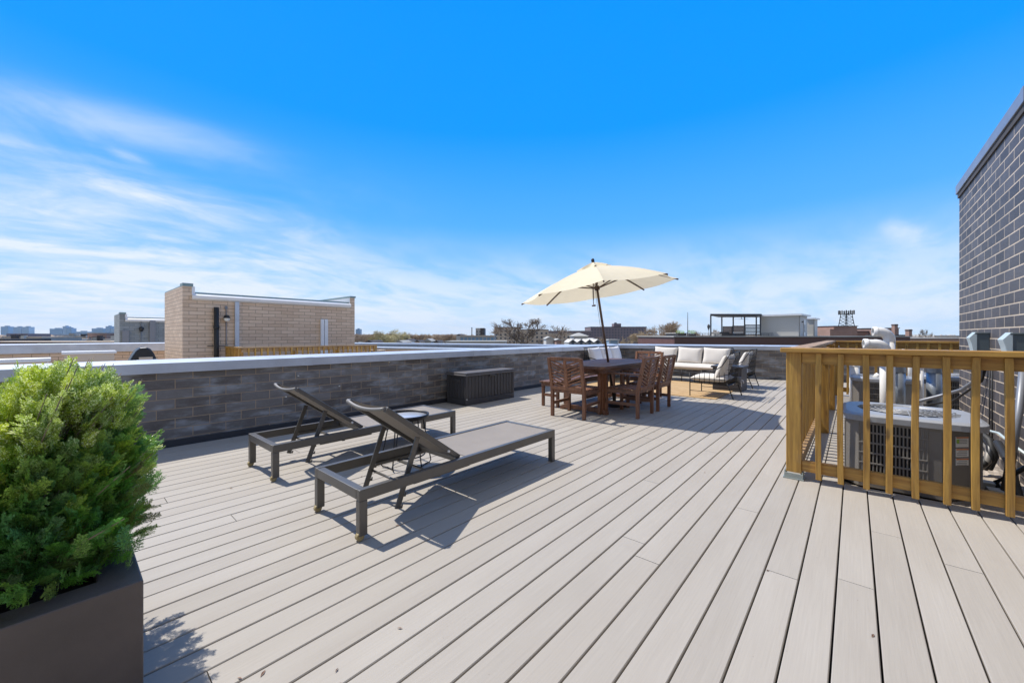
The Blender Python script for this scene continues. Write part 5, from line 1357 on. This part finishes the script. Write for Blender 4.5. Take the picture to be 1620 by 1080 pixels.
# furniture glimpsed on that deck
for i, (px_, w_, lb) in enumerate(((1078, .9, 'small green plant box at the left end of the maroon roof deck'), (1096, .8, 'second small plant box on the maroon roof deck'), (1135, 1.0, 'low pale lounge seat under the left pergola post'), (1150, 1.2, 'low dark lounge seat under the middle of the pergola'), (1172, 1.2, 'low pale lounge seat under the right of the pergola'))):
    q = rel(px_, 47.6, ZR); t = thing('plant_box' if i < 2 else 'outdoor_lounge', q, lb, 'planter' if i < 2 else 'seat', None, TH)
    MB().box(-w_ / 2, w_ / 2, 0, .6, 0, .30).build('base', M['dkbrown'] if i != 2 else M['white2'], t, .03)
    if i < 2:
        m = MB(); r2 = random.Random(i)
        for _ in range(60):
            c_ = Vector((r2.uniform(-w_ / 2, w_ / 2), r2.uniform(.05, .55), .3 + r2.uniform(0, .35))); m.tube([c_, c_ + Vector((r2.uniform(-.1, .1), r2.uniform(-.1, .1), .14))], [.03, .004], 4)
        m.build('foliage', M['green'], t)
    else: MB().box(-w_ / 2, w_ / 2, .5, .62, .30, .55).build('back', M['cushion'] if i != 3 else M['dkbrown'], t, .03)

# right: telecom tower and brown brick buildings
Zt = 92
t, W0, Hh = fbuild('brown_brick_building', 'brown brick building carrying the telecom lattice tower', 1319, 1356, 516.0, Zt, 9, M['brownb'], cap=(.12, M['dkbrown']))
MB().box(-1.2, W0 * .72, -.4, 6, Hh - 3, Hh - .65).build('front_block', M['brownb'], t)
fbuild('brown_brick_building', 'long brown building between the telecom tower and the tall chimney', 1354, 1400, 524.6, 100, 9, M['brownb'], win=(6, 1, 2.5), cap=(.2, M['dkbrown']))
t, W0, Hh = fbuild('brown_brick_building', 'brown building with pale roof band beside the tall brick chimney', 1398, 1422, 519.3, 96, 8, M['brownb'], win=(3, 1, 2), cap=(.15, M['dkbrown']))
MB().box(-.4, W0 * .75, -.15, -.03, Hh - .95, Hh - .65).build('pale_band', M['white2'], t)
fbuild('low_building', 'dark roofed low building right of the tall brick chimney', 1418, 1442, 529.3, 90, 8, M['dkbrown'], group=None)
for a, b, y, Z, lb in ((1415.5, 1420.5, 512.6, 92, 'tall square brick chimney right of the white vent elbow'), (1438.2, 1443, 520.8, 80, 'shorter grey brown brick chimney right of the tall one')):
    t, W0, Hh = fbuild('chimney', lb, a, b, y, Z, .8, M['brownb'], 'chimney'); MB().box(-.06, W0 + .06, -.06, .86, Hh - .3, Hh - .1).build('collar', M['dkbrown'], t)
b0 = at(1339, 516.3, Zt + 3); t = thing('telecom_tower', (b0.x, b0.y, b0.z), 'black lattice telecom tower with antenna panels on the brown brick roof', 'tower', None, TH)
zt_ = ht(496.5, Zt + 3) - b0.z; m = MB(); hw0, hw1 = 1.05, .72
for sx in (-1, 1):
    for sy in (-1, 1): m.bar((sx * hw0, sy * hw0, 0), (sx * hw1, sy * hw1, zt_), .11, .11)
nl = 4
for k_ in range(nl):
    f0, f1 = k_ / nl, (k_ + 1) / nl; wA, wB = hw0 + (hw1 - hw0) * f0, hw0 + (hw1 - hw0) * f1; zA, zB = zt_ * f0, zt_ * f1
    for s in (-1, 1):
        m.bar((-wA, s * wA, zA), (wB, s * wB, zB), .06, .06); m.bar((wA, s * wA, zA), (-wB, s * wB, zB), .06, .06)
        m.bar((s * wA, -wA, zA), (s * wB, wB, zB), .06, .06); m.bar((-wB, s * wB, zB), (wB, s * wB, zB), .06, .06)
m.build('lattice', M['black2'], t)
m = MB(); m.tube([(1.35 * math.cos(a), 1.35 * math.sin(a), zt_ + .05) for a in [2 * math.pi * i / 12 for i in range(12)]], .07, 6, closed=True); m.tube([(1.35 * math.cos(a), 1.35 * math.sin(a), zt_ + .5) for a in [2 * math.pi * i / 12 for i in range(12)]], .035, 6, closed=True); m.build('ring', M['black2'], t)
for i in range(11):
    a = 2 * math.pi * i / 11; MB().box(-.11, .11, -.06, .06, -.25, .75).build('antenna_panel', M['dkbrown'] if i % 3 else M['greyb'], t).location = (1.45 * math.cos(a), 1.45 * math.sin(a), zt_ + .1)
fbuild('low_building', 'low cream building line at the far right horizon', 1478, 1535, 532.2, 180, 10, M['beige'], cap=(.5, M['white2']))

# ------------------------------------------------------------------ bare trees
def tree_proto(kind, seed, rmin=.0030):
    rnd = random.Random(seed); tm = MB(); cm = MB()
    H = 1.0
    def grow(p, d, L, r, lvl, maxl):
        n = 3; pts = [p]; q = p; dd = d
        for i in range(n):
            j = (.05 if lvl == 0 else .2) if kind != 'willow' else .13
            dd = (dd + Vector((rnd.uniform(-j, j), rnd.uniform(-j, j), rnd.uniform(-j, j) * .8 + (.05 if kind != 'willow' or lvl < 3 else -.16)))).normalized()
            q = q + dd * (L / n); pts.append(q)
        rr = [max(rmin, r * (1 - .38 * i / n)) for i in range(n + 1)]
        (tm if lvl < 2 else cm).tube(pts, rr, 6 if lvl < 2 else 3, caps=False)
        if lvl >= maxl: return
        if lvl == 0: k = rnd.choice((4, 5)) if kind != 'slim' else 3
        elif lvl < 3: k = 3
        else: k = rnd.choice((3, 4))
        for i in range(k):
            f = rnd.uniform(.35, 1.0) if lvl else rnd.uniform(.8, 1.0)
            s = pts[min(n, max(1, round(f * n)))]
            spread = (1.25, .75, .7, .75, .8, .8)[min(lvl, 5)]
            if kind == 'slim': spread *= .55
            a = 2 * math.pi * (i + rnd.random() * .6) / k; perp = dd.orthogonal().normalized(); perp.rotate(Matrix.Rotation(a, 3, dd))
            nd = (dd + perp * spread * rnd.uniform(.7, 1.25) + Vector((0, 0, .10 if kind != 'willow' else .02))).normalized()
            grow(s, nd, (L * .50 if lvl == 0 else L) * rnd.uniform(.62, .84), rr[-1] * rnd.uniform(.62, .85), lvl + 1, maxl)
        if lvl: grow(q, dd, L * .75, rr[-1] * .85, lvl + 1, maxl)
    base = .50 if kind != 'slim' else .45
    if kind == 'elm1':
        # hand-laid limbs of the wide crooked tree, then finer growth from them
        fork = Vector((0, 0, .50)); tm.tube([(0, 0, 0), (.004, 0, .25), (0, 0, .5), (.004, 0, .56)], [.022, .019, .018, .015], 8, caps=False)
        limbs = [((0, .50), (-.05, .56), (-.13, .62), (-.22, .76), (-.30, .86)), ((0, .53), (-.05, .62), (-.10, .70), (-.12, .82), (-.17, .93)), ((.0, .55), (.05, .63), (.10, .70), (.13, .82), (.17, .94)),
                 ((0, .42), (.10, .44), (.20, .52), (.30, .60), (.40, .74)), ((0, .40), (-.07, .43), (-.14, .52), (-.20, .64), (-.33, .72)), ((.02, .56), (.02, .66), (.05, .78), (.03, .90), (.05, .98)),
                 ((.10, .44), (.18, .46), (.30, .50), (.40, .58), (.50, .70))]
        for li, L_ in enumerate(limbs):
            dep = rnd.uniform(-.25, .25); pts = [Vector((x, dep * i / 4, z)) for i, (x, z) in enumerate(L_)]
            rads = [.0125, .0105, .0085, .0065, .005]; tm.tube(pts, rads, 6, caps=False)
            for i in range(1, 5):
                for k_ in range(2 if i < 3 else 3):
                    d0 = (pts[i] - pts[i - 1]).normalized(); nd = (d0 * .8 + Vector((rnd.uniform(-.9, .9), rnd.uniform(-.9, .9), rnd.uniform(-.1, .9)))).normalized()
                    grow(pts[i], nd, rnd.uniform(.09, .13), rads[i] * .6, 3, 5)
        return tm, cm
    grow(Vector((0, 0, 0)), Vector((0, 0, 1)), base, .022 if kind != 'slim' else .014, 0, 5)
    return tm, cm
def stretch(tm, cm):
    """scale so the crown top is at height 1"""
    top = max(v[2] for v in cm.v); s = 1 / top
    for q in (tm, cm): q.v = [(x * s, y * s, z * s) for x, y, z in q.v]
    return max(abs(v[0]) for v in cm.v)
protos = {}
def first_tree(key, kind, seed, twm, thick=1.0):
    tm, cm = tree_proto(kind, seed); w_ = stretch(tm, cm); protos[key] = (tm, cm, w_, twm)
first_tree('elm', 'elm1', 21, M['bark']); first_tree('round', 'elm', 5, M['twig']); first_tree('willow', 'willow', 9, M['twig3']); first_tree('slim', 'slim', 14, M['twig']); first_tree('straw', 'elm', 33, M['twig2'])
meshes = {}
def tree(key, px, pyt, Z, label, group='bare trees among the houses', wpx=None, rz=0):
    tm, cm, w_, twm = protos[key]; top = at(px, pyt, Z); h = top.z - GZ
    r = thing('bare_tree', (top.x, top.y, GZ), label, 'tree', group, rz)
    if key not in meshes:
        a = tm.build('trunk', M['bark'], r); b = cm.build('crown', twm, r); meshes[key] = (a.data, b.data)
    else:
        for nm, me in zip(('trunk', 'crown'), meshes[key]):
            o = bpy.data.objects.new(nm, me); C.objects.link(o); o.parent = r
    sx = h if wpx is None else (wpx * Z / FPX / 2) / w_
    r.scale = (sx, sx, h)
    return r
tree('elm', 832, 502.5, 145, 'big dark bare tree with wide crooked limbs in the middle distance', None, 150, TH)
tree('willow', 606, 519.5, 205, 'round budding willow right of the tan bulkhead, the tallest of that clump', wpx=74, rz=.3)
tree('willow', 622, 521.5, 210, 'willow crown overlapping the tallest one on its right', wpx=62, rz=2)
tree('straw', 592, 523.5, 215, 'straw coloured bare tree tucked left of the willows', wpx=34, rz=1)
tree('round', 575, 529, 260, 'small bare tree close to the right edge of the tan bulkhead', wpx=26, rz=2)
tree('round', 668, 527.5, 290, 'far bare tree right of the willows', wpx=34)
tree('straw', 688, 528, 300, 'straw coloured far tree in the row right of the willows', wpx=34, rz=2)
tree('round', 704, 527.5, 290, 'far bare tree left of the glazed hall annexe', wpx=36, rz=1)
tree('round', 718, 528.5, 290, 'far bare tree touching the glazed hall annexe', wpx=30, rz=3)
tree('slim', 652, 529, 300, 'slim far bare tree just right of the willows', wpx=22)
tree('straw', 893, 529, 230, 'straw coloured bare tree in front of the tan brick row', wpx=58, rz=1)
tree('slim', 908, 531, 220, 'slim bare tree above the leftmost gabled house', wpx=20, rz=1)
tree('straw', 1012, 521.5, 230, 'dense straw coloured tree in front of the purple block', wpx=50, rz=.5)
tree('straw', 1028, 525, 230, 'low dense straw coloured tree left of the tall bare one', wpx=46, rz=2.5)
tree('round', 1050, 508, 170, 'tall airy bare tree left of the maroon building', wpx=66, rz=.2)
tree('round', 1064, 524, 200, 'bushy bare tree right under the tall airy one', wpx=36, rz=1.9)
tree('slim', 1094, 523, 150, 'thin bare tree top by the antenna mast', wpx=22, rz=.8)
tree('slim', 1133, 519.5, 160, 'thin bare tree seen through the left side of the pergola', wpx=18, rz=2.8)
tree('straw', 1294, 519.5, 220, 'straw coloured bare tree right of the grey penthouse', wpx=46, rz=.9)
tree('round', 1308, 525, 150, 'small bare tree left of the telecom tower building', wpx=22, rz=2)
tree('round', 1372, 525.2, 170, 'flat dark bare tree top behind the long brown building', wpx=36, rz=1.4)
tree('elm', 1461, 519.8, 170, 'lone spreading bare tree near the brick bulkhead corner', wpx=28, rz=2.1)
tree('round', 1485, 530, 220, 'faint far tree right of the lone spreading tree', wpx=30, rz=.1)
r5 = random.Random(41)
wl = ['left end, against the tan bulkhead', 'second from the tan bulkhead', 'third from the tan bulkhead', 'just left of the willows', 'right behind the willows', 'behind the right willow edge', 'first right of the willows', 'second right of the willows', 'third right of the willows', 'fourth right of the willows', 'fifth right of the willows', 'sixth right of the willows', 'last but one before the glazed hall', 'last before the glazed hall']
for i in range(14):
    tree(r5.choice(('round', 'straw', 'round', 'straw', 'slim')), 566 + i * 12.3 + r5.uniform(-3, 3), r5.uniform(525.5, 530), r5.uniform(300, 380), 'brown bare tree of the far row: ' + wl[i], 'row of brown bare trees beyond the roofs', r5.uniform(34, 52), r5.uniform(0, 6))
tree('round', 948, 531, 100, 'bare tree behind the rightmost gabled house', wpx=26, rz=2.2)
tree('straw', 990, 530.5, 112, 'pale low tree right of the blue shed', wpx=28, rz=1.2)
# distant wooded horizon
wd = MB(); r3 = random.Random(77)
ico = [Vector(v).normalized() for v in ((0, 1, 1.6), (0, -1, 1.6), (1, 1.6, 0), (-1, 1.6, 0), (1.6, 0, 1), (-1.6, 0, 1), (1, -1.6, 0), (-1, -1.6, 0), (1.6, 0, -1), (-1.6, 0, -1))]
icf = [(0, 1, 4), (0, 5, 1), (0, 4, 2), (0, 2, 3), (0, 3, 5), (1, 6, 4), (1, 5, 7), (1, 7, 6), (4, 8, 2), (4, 6, 8), (5, 3, 9), (5, 9, 7)]
for i in range(2600):
    px_ = r3.uniform(-40, 1560); Z_ = r3.uniform(650, 1100); tz = r3.uniform(528.8, 531.6)
    c_ = at(px_, tz, Z_); rad = r3.uniform(2.5, 6)
    wd.add([c_ + Vector((v.x * rad, v.y * rad, v.z * rad * r3.uniform(.6, 1.1) - rad)) for v in ico], icf)
    if i % 2 == 0:
        c_ = at(px_, 533.5, Z_); wd.add([c_ + Vector((v.x * rad * 1.6, v.y * rad * 1.6, v.z * rad - rad)) for v in ico], icf)
tag(wd.build('distant_woodland', M['twig']), 'hazy brown line of bare woods along the whole horizon', 'woodland', kind='stuff')
# house roofs scattered through the far town
r4 = random.Random(12)
GH = 'small far house roofs poking out of the bare trees'
spots = [(645, 539, 150), (660, 540.5, 140), (676, 539.5, 150), (690, 541, 120), (584, 541.5, 110), (632, 541.5, 105), (870, 536, 105), (884, 538, 100), (940, 537, 120), (1035, 540, 90), (1056, 541, 85), (1300, 532, 120)]
words = ['dark gabled roof right below the willows', 'maroon gabled roof right of the willows', 'pale gabled roof between willows and annexe', 'dark low gabled roof left of the annexe', 'dark small gable beside the tan bulkhead', 'grey gable under the right willow', 'pale gable right of the big bare tree', 'brown gable right of the big bare tree, lower one', 'grey gable left of the blue shed', 'brown gable under the straw coloured tree', 'grey gable under the tall airy tree', 'dark gable right of the grey penthouse']
for (a, y, Z), lb in zip(spots, words):
    w_ = r4.uniform(7, 13); t, W0, Hh = fbuild('small_house', lb, a - w_ / 2 * .9, a + w_ / 2 * .9, y, Z, 9, r4.choice([M['beige'], M['brownb'], M['white2'], M['greyb']]), 'house', group=GH)
    MB().prism([(-.3, Hh), (W0 + .3, Hh), (W0 / 2, Hh + W0 * .35)], -.3, 9.3, lambda x_, z_, y_: (x_, y_, z_)).build('roof', M['dkbrown'] if 'dark' in lb or 'maroon' in lb else M['greyb'], t)
for o in C.objects:
    if '_w' in o: del o['_w']

# ------------------------------------------------------------------ small litter on the boards
lr = random.Random(31); lm_ = MB()
for i in range(46):
    if i < 26: x, y = PC[0] + abs(lr.gauss(0, .35)) + .03, PC[1] + lr.gauss(0, .35)
    else: x, y = lr.uniform(-4.6, .6), lr.uniform(.6, 6.5)
    a = lr.uniform(0, 6.28); L_ = lr.uniform(.006, .016); w_ = L_ * .3; c_, s_ = math.cos(a), math.sin(a)
    lm_.add([(x - c_ * L_, y - s_ * L_, .002), (x + s_ * w_, y - c_ * w_, .004), (x + c_ * L_, y + s_ * L_, .003), (x - s_ * w_, y + c_ * w_, .006)], [(0, 1, 2, 3)])
tag(lm_.build('leaf_litter', M['screenwood']), 'scattered specks of dry brown leaf litter on the deck boards', 'litter', kind='stuff')
# ------------------------------------------------------------------ air
hm = bpy.data.materials.new('thin_haze'); hm.use_nodes = True; ht_ = NT(hm.node_tree)
for n in list(ht_.n):
    if n.type == 'BSDF_PRINCIPLED': ht_.n.remove(n)
pv = ht_.new('ShaderNodeVolumePrincipled'); pv.inputs['Color'].default_value = (.62, .78, 1.0, 1); pv.inputs['Density'].default_value = .00009
ht_.l.new(pv.outputs[0], hm.node_tree.nodes['Material Output'].inputs['Volume'])
tag(MB().box(-2950, 2950, -300, 3000, -11.5, 90).build('haze', hm), kind='stuff')
